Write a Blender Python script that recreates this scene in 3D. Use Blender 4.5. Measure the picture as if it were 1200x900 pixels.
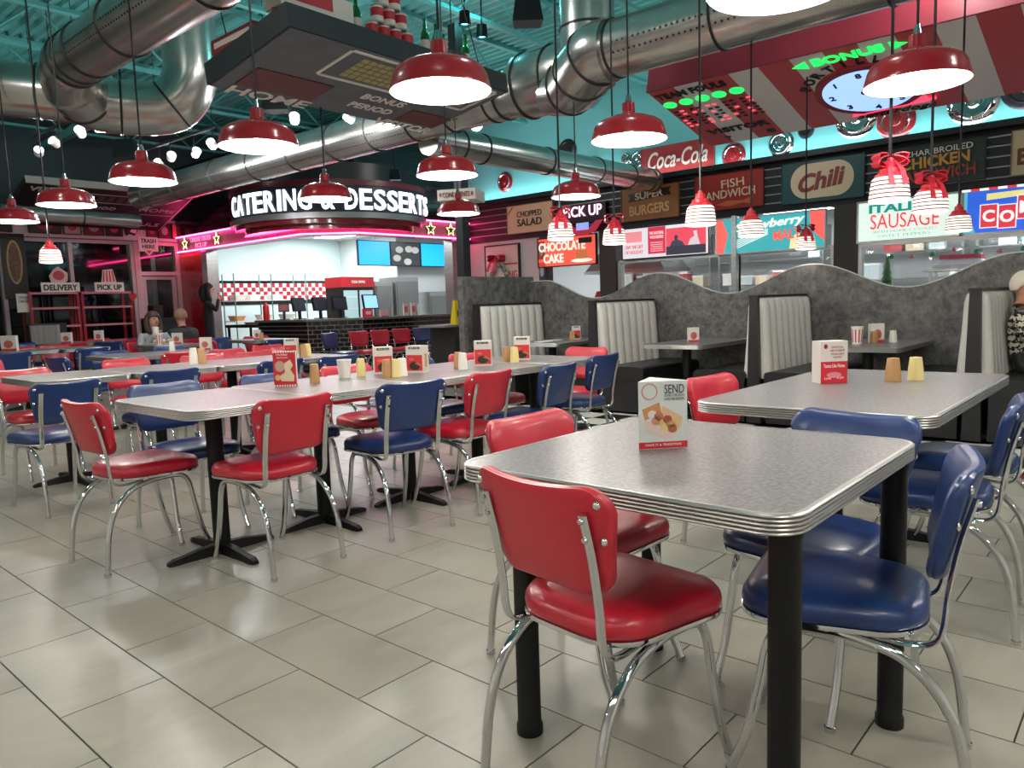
import bpy, bmesh, math, random
from mathutils import Vector, Matrix, Euler
PI = math.pi
random.seed(7)
for o in list(bpy.data.objects): bpy.data.objects.remove(o)
sc = bpy.context.scene
C = sc.collection

# ------------------------------------------------------------------ camera
CAMZ = 1.168
FPX, YAW, PIT, ROL = 881.0, 0.7230, 0.1074, -0.0330
_F = Vector((math.cos(YAW)*math.cos(PIT), math.sin(YAW)*math.cos(PIT), -math.sin(PIT)))
_R = Vector((math.sin(YAW), -math.cos(YAW), 0)); _U = _R.cross(_F)
_R2 = _R*math.cos(ROL) + _U*math.sin(ROL); _U2 = -_R*math.sin(ROL) + _U*math.cos(ROL)
cd = bpy.data.cameras.new('camera'); cam = bpy.data.objects.new('camera', cd); C.objects.link(cam)
cd.sensor_width = 36; cd.lens = FPX/1200*36; cd.clip_start = .05; cd.clip_end = 200
cam.matrix_world = Matrix(((_R2.x,_U2.x,-_F.x,0),(_R2.y,_U2.y,-_F.y,0),(_R2.z,_U2.z,-_F.z,CAMZ),(0,0,0,1)))
sc.camera = cam
def proj(p):
    v = Vector(p)-Vector((0,0,CAMZ)); w = v.dot(_F)
    return (600+FPX*v.dot(_R2)/w, 450-FPX*v.dot(_U2)/w, w) if w > .05 else (None,None,w)

# ------------------------------------------------------------------ world, view
w = bpy.data.worlds.new('night'); sc.world = w; w.use_nodes = True
w.node_tree.nodes['Background'].inputs[0].default_value = (.02,.025,.04,1)
w.node_tree.nodes['Background'].inputs[1].default_value = .5
vs = sc.view_settings
vs.view_transform = 'Standard'; vs.look = 'None'; vs.gamma = 1; vs.use_curve_mapping = False
vs.exposure = 0.22
LAMP_W, JAR_W, FILL_W = 23.0, 1.6, 41.0

# ------------------------------------------------------------------ materials
def srgb(h):
    if isinstance(h, str):
        h = h.lstrip('#'); c = [int(h[i:i+2],16)/255 for i in (0,2,4)]
    else: c = list(h)
    return tuple((x/12.92 if x <= .04045 else ((x+.055)/1.055)**2.4) for x in c)+(1,)
MATS = {}
def mat(name, col, rough=.5, metal=0, emit=0, coat=0, noise=None, bump=None, spec=None, alpha=None, trans=None):
    """noise=(scale, amount[, stretch xyz]); bump=(scale, strength)"""
    if name in MATS: return MATS[name]
    m = bpy.data.materials.new(name); m.use_nodes = True; nt = m.node_tree; N = nt.nodes; b = N['Principled BSDF']
    c = srgb(col)
    b.inputs['Base Color'].default_value = c; b.inputs['Roughness'].default_value = rough; b.inputs['Metallic'].default_value = metal
    if spec is not None: b.inputs['Specular IOR Level'].default_value = spec
    if coat: b.inputs['Coat Weight'].default_value = coat; b.inputs['Coat Roughness'].default_value = .15
    if emit: b.inputs['Emission Color'].default_value = c; b.inputs['Emission Strength'].default_value = emit
    if trans: b.inputs['Transmission Weight'].default_value = trans
    if alpha is not None: b.inputs['Alpha'].default_value = alpha
    if noise or bump:
        tc = N.new('ShaderNodeTexCoord')
    if noise:
        mp = N.new('ShaderNodeMapping'); nt.links.new(tc.outputs['Object'], mp.inputs[0])
        if len(noise) > 2: mp.inputs['Scale'].default_value = noise[2]
        n = N.new('ShaderNodeTexNoise'); n.inputs['Scale'].default_value = noise[0]; n.inputs['Detail'].default_value = 5
        nt.links.new(mp.outputs[0], n.inputs['Vector'])
        r = N.new('ShaderNodeValToRGB'); a = noise[1]
        r.color_ramp.elements[0].position = .3; r.color_ramp.elements[1].position = .7
        r.color_ramp.elements[0].color = tuple(x*(1-a) for x in c[:3])+(1,)
        r.color_ramp.elements[1].color = tuple(min(1,x*(1+a)) for x in c[:3])+(1,)
        nt.links.new(n.outputs['Fac'], r.inputs[0]); nt.links.new(r.outputs[0], b.inputs['Base Color'])
    if bump:
        n2 = N.new('ShaderNodeTexNoise'); n2.inputs['Scale'].default_value = bump[0]; n2.inputs['Detail'].default_value = 3
        nt.links.new(tc.outputs['Object'], n2.inputs['Vector'])
        bp = N.new('ShaderNodeBump'); bp.inputs['Strength'].default_value = bump[1]; bp.inputs['Distance'].default_value = .01
        nt.links.new(n2.outputs['Fac'], bp.inputs['Height']); nt.links.new(bp.outputs[0], b.inputs['Normal'])
    MATS[name] = m
    return m
chrome = mat('chrome', '#d8d8da', .05, 1)
red_vinyl = mat('red_vinyl', '#b3162c', .38, coat=.25, bump=(260,.05))
blue_vinyl = mat('blue_vinyl', '#102c60', .38, coat=.25, bump=(260,.05))
black_metal = mat('black_metal', '#050506', .5, spec=.3)
alu = mat('ribbed_aluminium', '#b8b5b1', .36, 1)
laminate = mat('grey_laminate', '#757170', .34, noise=(95,.42), coat=.05)
black_plastic = mat('black_plastic', '#121214', .4)
white_plastic = mat('white_plastic', '#ece9e2', .45)
duct_metal = mat('galvanised_duct', '#c4c2bd', .24, .92, noise=(3.5,.14,(1,1,1)))
duct_ring = mat('duct_ring', '#3a3937', .4, .6)
teal = mat('teal_paint', '#55a5a2', .5)
teal_dark = mat('teal_joist', '#54a5a3', .5)
turquoise = mat('turquoise_wall', '#7ccfd2', .6)
red_enamel = mat('red_enamel', '#a5202b', .22, coat=.5)
white_enamel = mat('white_enamel', '#f7f6f2', .4)
bulb_glow = mat('bulb_glow', '#fff6e6', .5, emit=14)
jar_glow = mat('jar_glass_lit', '#fff0e6', .3, emit=.75)
black = mat('black_paint', '#0f0f10', .5)
dark_wall = mat('dark_wall', '#201f22', .6)
white_wall = mat('white_wall', '#d9d7d2', .6)
steel = mat('stainless_steel', '#b9bab8', .32, 1, noise=(2,.1,(1,1,12)))
pink_neon = mat('pink_neon', '#ff3d86', .4, emit=9)
pinkwhite_neon = mat('pink_neon_core', '#ff3a84', .4, emit=24)
white_letter = mat('lit_white_letter', '#e4eeff', .4, emit=2.0)
green_led = mat('green_led', '#1ee05e', .4, emit=1.3)
red_led = mat('red_led', '#ff5a6a', .4, emit=.9)
clock_glow = mat('clock_face_lit', '#9fc4ff', .4, emit=1.0)
yellow_neon = mat('yellow_neon', '#e9ffb0', .4, emit=1.6)
vinyl_white = mat('white_booth_vinyl', '#c9c6bf', .33, coat=.35)
booth_black = mat('black_booth_vinyl', '#18181a', .38)
fig_grey = None
def lam_grey():
    m = bpy.data.materials.new('mottled_grey_laminate'); m.use_nodes = True; nt = m.node_tree; b = nt.nodes['Principled BSDF']
    tc = nt.nodes.new('ShaderNodeTexCoord'); n = nt.nodes.new('ShaderNodeTexNoise'); n.inputs['Scale'].default_value = 13; n.inputs['Detail'].default_value = 7; n.inputs['Roughness'].default_value = .7
    r = nt.nodes.new('ShaderNodeValToRGB'); e = r.color_ramp.elements
    e[0].position = .36; e[0].color = srgb('#3d3c3b'); e[1].position = .68; e[1].color = srgb('#757370')
    nt.links.new(tc.outputs['Object'], n.inputs['Vector']); nt.links.new(n.outputs['Fac'], r.inputs[0]); nt.links.new(r.outputs[0], b.inputs['Base Color'])
    b.inputs['Roughness'].default_value = .45
    return m
fig_grey = lam_grey()
def tile_mat():
    m = bpy.data.materials.new('porcelain_tile'); m.use_nodes = True; nt = m.node_tree; b = nt.nodes['Principled BSDF']; N = nt.nodes
    g = N.new('ShaderNodeNewGeometry'); mp = N.new('ShaderNodeMapping'); mp.inputs['Rotation'].default_value = (0,0,.5); mp.inputs['Scale'].default_value = (1.1,2.4,1)
    nt.links.new(g.outputs['Position'], mp.inputs[0])
    n = N.new('ShaderNodeTexNoise'); n.inputs['Scale'].default_value = 1.5; n.inputs['Detail'].default_value = 9; n.inputs['Roughness'].default_value = .62; n.inputs['Distortion'].default_value = .9
    nt.links.new(mp.outputs[0], n.inputs['Vector'])
    r = N.new('ShaderNodeValToRGB'); e = r.color_ramp.elements
    e[0].position = .25; e[0].color = srgb('#8f8c80'); e[1].position = .8; e[1].color = srgb('#a8a598')
    nt.links.new(n.outputs['Fac'], r.inputs[0])
    oi = N.new('ShaderNodeObjectInfo'); mr = N.new('ShaderNodeMapRange'); mr.inputs['To Min'].default_value = .9; mr.inputs['To Max'].default_value = 1.05
    nt.links.new(oi.outputs['Random'], mr.inputs['Value'])
    mx = N.new('ShaderNodeVectorMath'); mx.operation = 'SCALE'
    nt.links.new(r.outputs[0], mx.inputs[0]); nt.links.new(mr.outputs[0], mx.inputs['Scale'])
    nt.links.new(mx.outputs[0], b.inputs['Base Color'])
    b.inputs['Roughness'].default_value = .3; b.inputs['Specular IOR Level'].default_value = .4
    return m
tile_m = tile_mat()
grout_m = mat('dark_grout', '#26231f', .8)
def col(h, rough=.5, emit=0):
    return mat('paint_%s_%d_%d' % (h.strip('#'), int(rough*100), int(emit*100)), h, rough, emit=emit)

# ------------------------------------------------------------------ mesh builder
class MB:
    def __init__(s): s.v = []; s.f = []
    def add(s, vs, fs):
        n = len(s.v); s.v += [tuple(v) for v in vs]; s.f += [tuple(i+n for i in f) for f in fs]; return s
    def box(s, x0, x1, y0, y1, z0, z1):
        if x0 > x1: x0,x1 = x1,x0
        if y0 > y1: y0,y1 = y1,y0
        if z0 > z1: z0,z1 = z1,z0
        return s.add([(x0,y0,z0),(x1,y0,z0),(x1,y1,z0),(x0,y1,z0),(x0,y0,z1),(x1,y0,z1),(x1,y1,z1),(x0,y1,z1)],
              [(0,3,2,1),(4,5,6,7),(0,1,5,4),(1,2,6,5),(2,3,7,6),(3,0,4,7)])
    def obox(s, M, x, y, z):
        n = len(s.v); s.box(-x,x,-y,y,-z,z)
        s.v[n:] = [tuple(M @ Vector(v)) for v in s.v[n:]]; return s
    def tube(s, pts, r, n=10, cap=True, flat=None):
        pts = [Vector(p) for p in pts]; rs = r if isinstance(r,(list,tuple)) else [r]*len(pts)
        t0 = (pts[1]-pts[0]).normalized(); up = Vector((0,0,1)) if abs(t0.z) < .9 else Vector((1,0,0))
        a = t0.cross(up).normalized(); base = len(s.v)
        for i,p in enumerate(pts):
            if i == 0: t = pts[1]-pts[0]
            elif i == len(pts)-1: t = pts[-1]-pts[-2]
            else: t = (pts[i+1]-p).normalized()+(p-pts[i-1]).normalized()
            t = t.normalized(); a = (a-t*a.dot(t)).normalized(); b = t.cross(a)
            for k in range(n):
                th = 2*PI*k/n; s.v.append(tuple(p+a*(rs[i]*math.cos(th))+b*(rs[i]*math.sin(th))))
        for i in range(len(pts)-1):
            for k in range(n):
                k2 = (k+1)%n; A = base+i*n; B = A+n
                s.f.append((A+k,A+k2,B+k2,B+k))
        if cap:
            s.f.append(tuple(base+k for k in reversed(range(n)))); e = base+(len(pts)-1)*n
            s.f.append(tuple(e+k for k in range(n)))
        return s
    def cyl(s, p0, p1, r, n=16, r1=None): return s.tube([p0,p1], [r, r if r1 is None else r1], n)
    def lathe(s, prof, n=24, center=(0,0,0), closed=False):
        base = len(s.v); cx,cy,cz = center
        for r,z in prof:
            for k in range(n):
                th = 2*PI*k/n; s.v.append((cx+r*math.cos(th), cy+r*math.sin(th), cz+z))
        m = len(prof)
        for i in range(m if closed else m-1):
            for k in range(n):
                k2 = (k+1)%n; A = base+i*n; B = base+((i+1)%m)*n
                s.f.append((A+k,A+k2,B+k2,B+k))
        return s
    def prism(s, poly, z0, z1):
        n = len(poly); b = len(s.v)
        s.v += [(x,y,z0) for x,y in poly]+[(x,y,z1) for x,y in poly]
        s.f.append(tuple(b+i for i in reversed(range(n)))); s.f.append(tuple(b+n+i for i in range(n)))
        for i in range(n): j = (i+1)%n; s.f.append((b+i,b+j,b+n+j,b+n+i))
        return s
    def loft(s, rings, cap0=True, cap1=True):
        n = len(rings[0]); b = len(s.v)
        for r in rings: s.v += [tuple(p) for p in r]
        for i in range(len(rings)-1):
            for k in range(n):
                k2 = (k+1)%n; s.f.append((b+i*n+k, b+i*n+k2, b+(i+1)*n+k2, b+(i+1)*n+k))
        if cap0: s.f.append(tuple(b+k for k in reversed(range(n))))
        if cap1: e = b+(len(rings)-1)*n; s.f.append(tuple(e+k for k in range(n)))
        return s
    def sphere(s, c, r, n=14, m=9, sc=(1,1,1)):
        prof = []
        b = len(s.v)
        for i in range(1,m):
            a = PI*i/m
            for k in range(n):
                th = 2*PI*k/n; s.v.append((c[0]+sc[0]*r*math.sin(a)*math.cos(th), c[1]+sc[1]*r*math.sin(a)*math.sin(th), c[2]-sc[2]*r*math.cos(a)))
        for i in range(m-2):
            for k in range(n):
                k2 = (k+1)%n; s.f.append((b+i*n+k,b+i*n+k2,b+(i+1)*n+k2,b+(i+1)*n+k))
        s.f.append(tuple(b+k for k in reversed(range(n)))); e = b+(m-2)*n; s.f.append(tuple(e+k for k in range(n)))
        return s
    def mesh(s, name, m, smooth=False, ang=40):
        me = bpy.data.meshes.new(name); me.from_pydata(s.v, [], s.f); me.materials.append(m)
        bm = bmesh.new(); bm.from_mesh(me); bmesh.ops.recalc_face_normals(bm, faces=bm.faces); bm.to_mesh(me); bm.free()
        if smooth:
            me.polygons.foreach_set('use_smooth', [True]*len(me.polygons))
            try: me.set_sharp_from_angle(angle=math.radians(ang))
            except Exception: pass
        return me
    def build(s, name, m, parent=None, smooth=False, ang=40): return ob(name, s.mesh(name, m, smooth, ang), parent)
def ob(name, me, parent=None, loc=None, rz=None):
    o = bpy.data.objects.new(name, me); C.objects.link(o)
    if parent: o.parent = parent
    if loc: o.location = loc
    if rz is not None: o.rotation_euler = (0,0,rz)
    return o
def tag(o, label=None, cat=None, group=None, kind=None):
    if label: o['label'] = label
    if cat: o['category'] = cat
    if group: o['group'] = group
    if kind: o['kind'] = kind
    return o
def thing(name, label, cat, loc=(0,0,0), rz=0, group=None):
    o = bpy.data.objects.new(name, None); C.objects.link(o); o.empty_display_size = .1
    o.location = loc; o.rotation_euler = (0,0,rz)
    return tag(o, label, cat, group)
def struct(name, o_or_mb, m=None, parent=None):
    o = o_or_mb.build(name, m, parent) if isinstance(o_or_mb, MB) else o_or_mb
    if not parent: o['kind'] = 'structure'
    return o
def dup(root, loc, rz, label=None, group=None):
    r = root.copy(); C.objects.link(r); r.location = loc; r.rotation_euler = (0,0,rz)
    if label: r['label'] = label
    if group: r['group'] = group
    for ch in list(root.children):
        c = ch.copy(); C.objects.link(c); c.parent = r
        for g in list(ch.children):
            d = g.copy(); C.objects.link(d); d.parent = c
    return r
def rrect(w, d, r, n=5, cx=0, cy=0):
    P = []
    for sx,sy,a0 in ((1,1,0),(-1,1,PI/2),(-1,-1,PI),(1,-1,1.5*PI)):
        for k in range(n+1):
            a = a0+PI/2*k/n; P.append((cx+sx*(w/2-r)+r*math.cos(a), cy+sy*(d/2-r)+r*math.sin(a)))
    return P
def frame_menu(p):   # board on the menu wall, facing -X: local x = viewer's right
    return Matrix(((0,0,-1,p[0]),(-1,0,0,p[1]),(0,1,0,p[2]),(0,0,0,1)))
def frame_win(p):    # board on the window wall, facing -Y
    return Matrix(((1,0,0,p[0]),(0,0,-1,p[1]),(0,1,0,p[2]),(0,0,0,1)))
_tc = {}
def text_mesh(s, m, w=None, h=None, ext=.004, bold=0, shear=0, key=None):
    k = (s, m.name, w, h, ext, bold, shear)
    if k in _tc: return _tc[k]
    cu = bpy.data.curves.new('t', 'FONT'); cu.body = s; cu.align_x = 'CENTER'; cu.align_y = 'CENTER'
    cu.extrude = ext; cu.offset = bold; cu.shear = shear; cu.resolution_u = 3
    o = bpy.data.objects.new('t', cu); C.objects.link(o)
    bpy.context.view_layer.update()
    dg = bpy.context.evaluated_depsgraph_get(); me = bpy.data.meshes.new_from_object(o.evaluated_get(dg))
    bpy.data.objects.remove(o); bpy.data.curves.remove(cu)
    xs = [v.co.x for v in me.vertices]; ys = [v.co.y for v in me.vertices]
    x0,x1,y0,y1 = min(xs),max(xs),min(ys),max(ys)
    sx = (w/(x1-x0)) if w else None; sy = (h/(y1-y0)) if h else None
    if sx is None: sx = sy
    if sy is None: sy = sx
    for v in me.vertices: v.co.x = (v.co.x-(x0+x1)/2)*sx; v.co.y = (v.co.y-(y0+y1)/2)*sy
    me.materials.clear(); me.materials.append(m)
    _tc[k] = me
    return me
def text(parent, s, m, x, y, w=None, h=None, z=.012, ext=.004, bold=0, shear=0, name='lettering', rot=0):
    o = ob(name, text_mesh(s, m, w, h, ext, bold, shear), parent); o.location = (x,y,z); o.rotation_euler = (0,0,rot)
    return o
def flat(parent, name, m, x0, x1, y0, y1, z=.011, t=.003):
    return MB().box(x0,x1,y0,y1,z-t,z).build(name, m, parent)
def poly(parent, name, m, pts, z=.011, t=.004):
    return MB().prism(pts, z-t, z).build(name, m, parent)
def ell(cx, cy, a, b, n=32): return [(cx+a*math.cos(2*PI*k/n), cy+b*math.sin(2*PI*k/n)) for k in range(n)]
def star(cx, cy, R, r): return [(cx+(R if k%2==0 else r)*math.sin(PI*k/5), cy+(R if k%2==0 else r)*math.cos(PI*k/5)) for k in range(10)]
def board(name, label, M, w, h, d, m, cat='sign', group=None, frame=None):
    t = thing(name, label, cat, group=group); t.matrix_world = M
    MB().box(-w/2,w/2,-h/2,h/2,-d,0).build('panel', m, t)
    if frame:
        fw, fm = frame; b = MB()
        for a in ((-w/2-fw,w/2+fw,h/2,h/2+fw),(-w/2-fw,w/2+fw,-h/2-fw,-h/2),(-w/2-fw,-w/2,-h/2,h/2),(w/2,w/2+fw,-h/2,h/2)): b.box(*a,-d,.012)
        b.build('frame', fm, t)
    return t
def point(name, loc, W, r=.06, c=(1,.95,.88), parent=None):
    l = bpy.data.lights.new(name, 'POINT'); l.energy = W; l.shadow_soft_size = r; l.color = c
    o = bpy.data.objects.new(name, l); C.objects.link(o); o.location = loc
    if parent: o.parent = parent
    return o
def area(name, loc, rot, W, sx, sy, c=(1,.97,.93), parent=None):
    l = bpy.data.lights.new(name, 'AREA'); l.shape = 'RECTANGLE'; l.size = sx; l.size_y = sy; l.energy = W; l.color = c
    o = bpy.data.objects.new(name, l); C.objects.link(o); o.location = loc; o.rotation_euler = rot
    if parent: o.parent = parent
    return o
# ================================================================== SETTING
CEIL = 5.2; MW = 11.5; WW = 16.8; X0 = -3.0; Y0 = -3.5; XD = 7.66
# floor: grout bed with porcelain tiles laid in running bond
floor = MB().box(X0-.2, 15.4, Y0-.2, WW+.3, -.12, -.004).build('floor', grout_m); floor['kind'] = 'structure'
TW = .3063; TX, TY = .976, 1.485; G = .005
tiles = []
for i in range(-14, 36):
    x0 = TX+i*TW
    for k in range(-9, 26):
        y0 = TY+(k+(.5 if i % 2 else 0))*2*TW
        if x0 > 15.2 or y0 > WW or y0+2*TW < Y0 or x0+TW < X0: continue
        if 5.4 < x0 < 6.4 and -.5 < y0 < 8.5: continue            # checker strip beside the booths
        p = proj((x0+TW/2, y0+TW, 0)); a = 0
        if p[0] is not None and -60 < p[0] < 1260 and p[1] < 1000: a = 1/(p[2]**3)
        tiles.append((a, x0, y0))
tiles.sort(reverse=True)
tme = MB().box(G/2, TW-G/2, G/2, 2*TW-G/2, -.02, 0).mesh('floor_tile', tile_m)
for a,x0,y0 in tiles[:300]:
    o = ob('tile', tme, floor); o.location = (x0,y0,0)
b = MB()
for a,x0,y0 in tiles[300:]: b.box(x0+G/2, x0+TW-G/2, y0+G/2, y0+2*TW-G/2, -.02, 0)
tag(b.build('tile_field', tile_m, floor), kind='stuff')
ck = [col('#d6d3cb',.3), col('#141415',.3)]
cm = [MB().box(.002,.303,.002,.303,-.02,0).mesh('checker_tile', q) for q in ck]
nx = 5.41
for i in range(4):
    for k in range(30):
        o = ob('checker_tile', cm[(i+k)%2], floor); o.location = (5.49+i*.305, -.55+k*.305, 0)
MB().box(5.40,5.488,-.6,8.6,-.02,.001).build('red_border', col('#7a1c22',.4), floor)

# outer walls
struct('wall_back', MB().box(X0-.2,X0,Y0-.2,WW+.2,0,CEIL), white_wall)
struct('wall_near', MB().box(X0,15.4,Y0-.2,Y0,0,CEIL), white_wall)
struct('wall_kitchen_rear', MB().box(15.2,15.4,Y0,WW+.2,0,CEIL), col('#cfd3d2',.4))

# window wall (Y = WW): sill, head, mullions, glass, door
ww = MB().box(X0,8.35,WW,WW+.2,2.74,CEIL); ww.box(8.06,15.4,WW,WW+.2,0,2.75); ww.box(8.35,15.4,WW,WW+.2,2.74,CEIL); ww.box(X0,6.93,WW,WW+.2,0,.45)
struct('wall_window', ww, col('#3a4c50',.6))
frame_al = mat('window_frame', '#b9b2b0', .4, .3)
glass = mat('dark_window_glass', '#0b1216', .05, 0, spec=.8)
xs = [-2.9,-1.4,.1,1.55,3.05,4.5,5.7,6.9]
for i in range(len(xs)-1):
    wn = struct('window_%d' % (i+1), MB().box(xs[i]+.03,xs[i+1]-.03,WW+.06,WW+.08,.5,2.68), glass)
    b = MB()
    b.box(xs[i]-.035,xs[i]+.035,WW-.03,WW+.1,.45,2.74); b.box(xs[i+1]-.034,xs[i+1]+.034,WW-.029,WW+.1,.45,2.74)
    b.box(xs[i]+.035,xs[i+1]-.035,WW-.02,WW+.1,2.67,2.74); b.box(xs[i]+.035,xs[i+1]-.035,WW-.02,WW+.1,.45,.52)
    b.build('window_frame', frame_al, wn)
dr = struct('door_1', MB().box(7.16,7.72,WW+.05,WW+.07,.25,1.93), glass)
b = MB(); b.box(6.94,7.06,WW-.04,WW+.1,0,2.74); b.box(7.82,8.05,WW-.04,WW+.1,0,2.74); b.box(7.06,7.82,WW-.04,WW+.1,2.02,2.1); b.box(7.06,7.82,WW-.04,WW+.1,2.67,2.74)
b.build('door_frame', mat('door_frame','#c7b8b2',.4,.2), dr)
b = MB(); b.box(7.07,7.16,WW,WW+.08,0,2.0); b.box(7.72,7.81,WW,WW+.08,0,2.0); b.box(7.16,7.72,WW,WW+.08,1.93,2.0); b.box(7.16,7.72,WW,WW+.08,0,.25)
b.build('door_leaf_rails', frame_al, dr)
MB().tube([(7.66,WW-.01,.85),(7.66,WW-.06,.87),(7.66,WW-.06,1.3),(7.66,WW-.01,1.32)],.014,8).build('door_handle', black_metal, dr)
MB().box(7.06,7.82,WW+.05,WW+.07,2.1,2.67).build('transom_pane', glass, dr)
tag(MB().box(X0,8.06,WW-.02,WW,2.76,3.22).build('trim_1', col('#d5cdc9')), kind='structure')

# menu wall (X = MW)
b = MB().box(MW,MW+.15,Y0,11.2,3.15,CEIL); struct('wall_menu', b, turquoise)
b = MB().box(MW-.02,MW+.15,Y0,11.2,2.42,3.15)
band = tag(b.build('trim_2', black), kind='structure')
stm = MB().box(MW-.035,MW-.02,Y0,11.15,-.009,.009).mesh('chrome_strip', mat('dull_chrome','#8c8c90',.4,.9))
for z_ in (2.55,2.68,2.81,2.94,3.06):
    o = ob('chrome_strip', stm, band); o.location = (0,0,z_)
b = MB()
b.box(MW,MW+.15,9.3,11.2,0,2.42)
struct('wall_board', b, col('#c9bdb8',.5))
b = MB()
for ya,yb in ((3.45,3.78),(7.55,7.9),(9.12,9.3)): b.box(MW-.03,MW+.15,ya,yb,0,2.42)
struct('trim_3', b, col('#3a302b',.5))
b = MB(); b.box(MW-.05,MW+.5,Y0,9.12,.0,1.1); struct('wall_counter', b, dark_wall)
ct = tag(MB().box(MW-.25,MW+.6,Y0,9.1,1.1,1.14).build('order_counter_top', steel), 'long stainless order counter under the menu screens', 'counter')
# glazed openings above the order counter
n = 8
for ya,yb in ((-1.5,.75),(.75,3.43),(3.8,5.3),(5.3,7.5)):
    wn = struct('window_%d' % n, MB().box(MW+.06,MW+.07,ya+.04,yb-.04,1.16,1.8), mat('clear_pane','#ffffff',.02,trans=1,alpha=.12)); n += 1
    b = MB(); b.box(MW,MW+.12,ya-.03,ya+.03,1.14,1.84); b.box(MW,MW+.12,yb-.03,yb+.03,1.14,1.84); b.box(MW+.01,MW+.11,ya,yb,1.8,1.86)
    b.build('window_frame', steel, wn)

# catering corner: header over X=7.9 face, chamfer and Y=11.2 face
CP = [(7.9,WW),(7.9,11.9),(8.6,11.2),(MW,11.2)]
def wallstrip(b, pts, z0, z1, t, inward):
    """vertical strip following pts, thickness t to the inside (towards +x,+y)"""
    P = [Vector((p[0],p[1])) for p in pts]; I = []
    for i,p in enumerate(P):
        d = Vector((0,0)); 
        if i: d += (P[i]-P[i-1]).normalized()
        if i < len(P)-1: d += (P[i+1]-P[i]).normalized()
        d.normalize(); nrm = Vector((-d.y,d.x)); I.append(p+nrm*t*inward)
    for i in range(len(P)-1):
        q = [P[i],P[i+1],I[i+1],I[i]]
        b.add([(x.x,x.y,z0) for x in q]+[(x.x,x.y,z1) for x in q], [(0,1,2,3),(4,7,6,5),(0,4,5,1),(1,5,6,2),(2,6,7,3),(3,7,4,0)])
    return b
struct('wall_catering', wallstrip(MB(), CP, 2.86, 4.3, .25, 1), col('#17151a',.35))
fas = tag(wallstrip(MB(), CP, 2.5, 2.86, .25, 1).build('trim_4', col('#6e6a68',.35)), kind='structure')
# header tiles: thin dark courses
def courses(z0,z1,pitch,m,off,parent,name,gap=.006):
    b = MB(); z_ = z0
    P2 = [(p[0]-off*(1 if i<3 else 0), p[1]-off*(1 if i>1 else 0)) for i,p in enumerate(CP)]
    while z_ < z1-.01:
        wallstrip(b, P2, z_+gap, z_+pitch-gap, .02, 1); z_ += pitch
    return tag(b.build(name, m, parent), kind='stuff')
hw = bpy.data.objects['wall_catering']
courses(2.87,4.25,.105,mat('black_gloss_tile','#0e0d10',.15,coat=.4),.015,hw,'tile_course')
# ceiling of the catering room and its walls
struct('ceiling_catering', MB().box(8.15,15.2,11.45,WW,2.95,3.02), col('#e8ecec',.5))
wc = struct('wall_catering_rear', MB().box(8.16,12.2,WW-.12,WW-.02,0,2.95), col('#d9ecec',.3))
b = MB().box(8.2,12.2,WW-.14,WW-.12,1.84,1.9); b.box(8.2,12.2,WW-.14,WW-.12,1.33,1.43)
b.build('black_tile_band', col('#12201f',.2), wc)
rb = MB(); wb = MB()
for i in range(36):
    for k in range(4):
        (rb if (i+k)%2 else wb).box(8.2+i*.105,8.3+i*.105,WW-.14,WW-.12,1.44+k*.1,1.535+k*.1)
tag(rb.build('red_checker_tiles', col('#c21f33',.3), wc), kind='stuff'); tag(wb.build('white_checker_tiles', col('#efe9ea',.3), wc), kind='stuff')
struct('wall_catering_side', MB().box(12.2,15.2,14.4,14.5,0,2.95).box(12.2,12.35,14.5,WW,0,2.95), col('#d5dada',.35))
# red brick-tile piers at both ends of the opening
def pier(x0,x1,y0,y1):
    p = struct('wall_pier', MB().box(x0,x1,y0,y1,0,2.5), col('#5e1018',.5))
    b = MB(); z_ = .0; r = 0
    while z_ < 2.46:
        a = y0-(.075 if r%2 else 0)
        while a < y1:
            b.box(x0-.01,x0,max(a,y0)+.004,min(a+.15,y1)-.004,z_+.004,z_+.071); a += .15
        a = x0-(.075 if r%2 else 0)
        while a < x1:
            b.box(max(a,x0)+.004,min(a+.15,x1)-.004,y0-.01,y0,z_+.004,z_+.071); a += .15
        z_ += .075; r += 1
    tag(b.build('red_brick_tiles', mat('red_brick_tile','#b01228',.2,coat=.3), p), kind='stuff')
pier(7.92,8.12,15.75,WW); pier(11.2,MW,11.22,11.5)
MB().box(7.9,8.15,15.5,15.74,0,2.5).build('trim_5', steel)['kind'] = 'structure'
MB().box(10.98,11.19,11.2,11.45,0,2.5).build('trim_6', steel)['kind'] = 'structure'
# ceiling: corrugated teal deck, joists running along X
b = MB(); pts = []; x = X0
prof = [(0,0),(.05,-.0),(.075,-.05),(.13,-.05),(.155,0)]
xs_ = []
while x < 15.4:
    for dx,dz in prof[:4]: xs_.append((x+dx, CEIL+dz))
    x += .155
nv = len(xs_)
b.v = [(x,Y0-.2,z_) for x,z_ in xs_]+[(x,WW+.2,z_) for x,z_ in xs_]
b.f = [(i,i+1,nv+i+1,nv+i) for i in range(nv-1)]
struct('ceiling', b, teal)
def joist(y):
    r = bpy.data.objects.new('roof_joist', None); C.objects.link(r); r['kind'] = 'structure'; r.location = (0,y,0)
    zt, zb = CEIL-.05, CEIL-.62
    MB().box(X0,15.2,-.045,.045,zt-.05,zt).build('top_chord', teal_dark, r)
    MB().box(X0,15.2,-.04,.04,zb,zb+.045).build('bottom_chord', teal_dark, r)
    wb_ = MB(); x = X0; up = False
    while x < 15.0:
        wb_.tube([(x,0,zt-.03 if up else zb+.03),(x+.6,0,zb+.03 if up else zt-.03)],.014,5); x += .6; up = not up
    wb_.build('web_bars', teal_dark, r)
for i in range(13): joist(-2.6+i*1.52)
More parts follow.
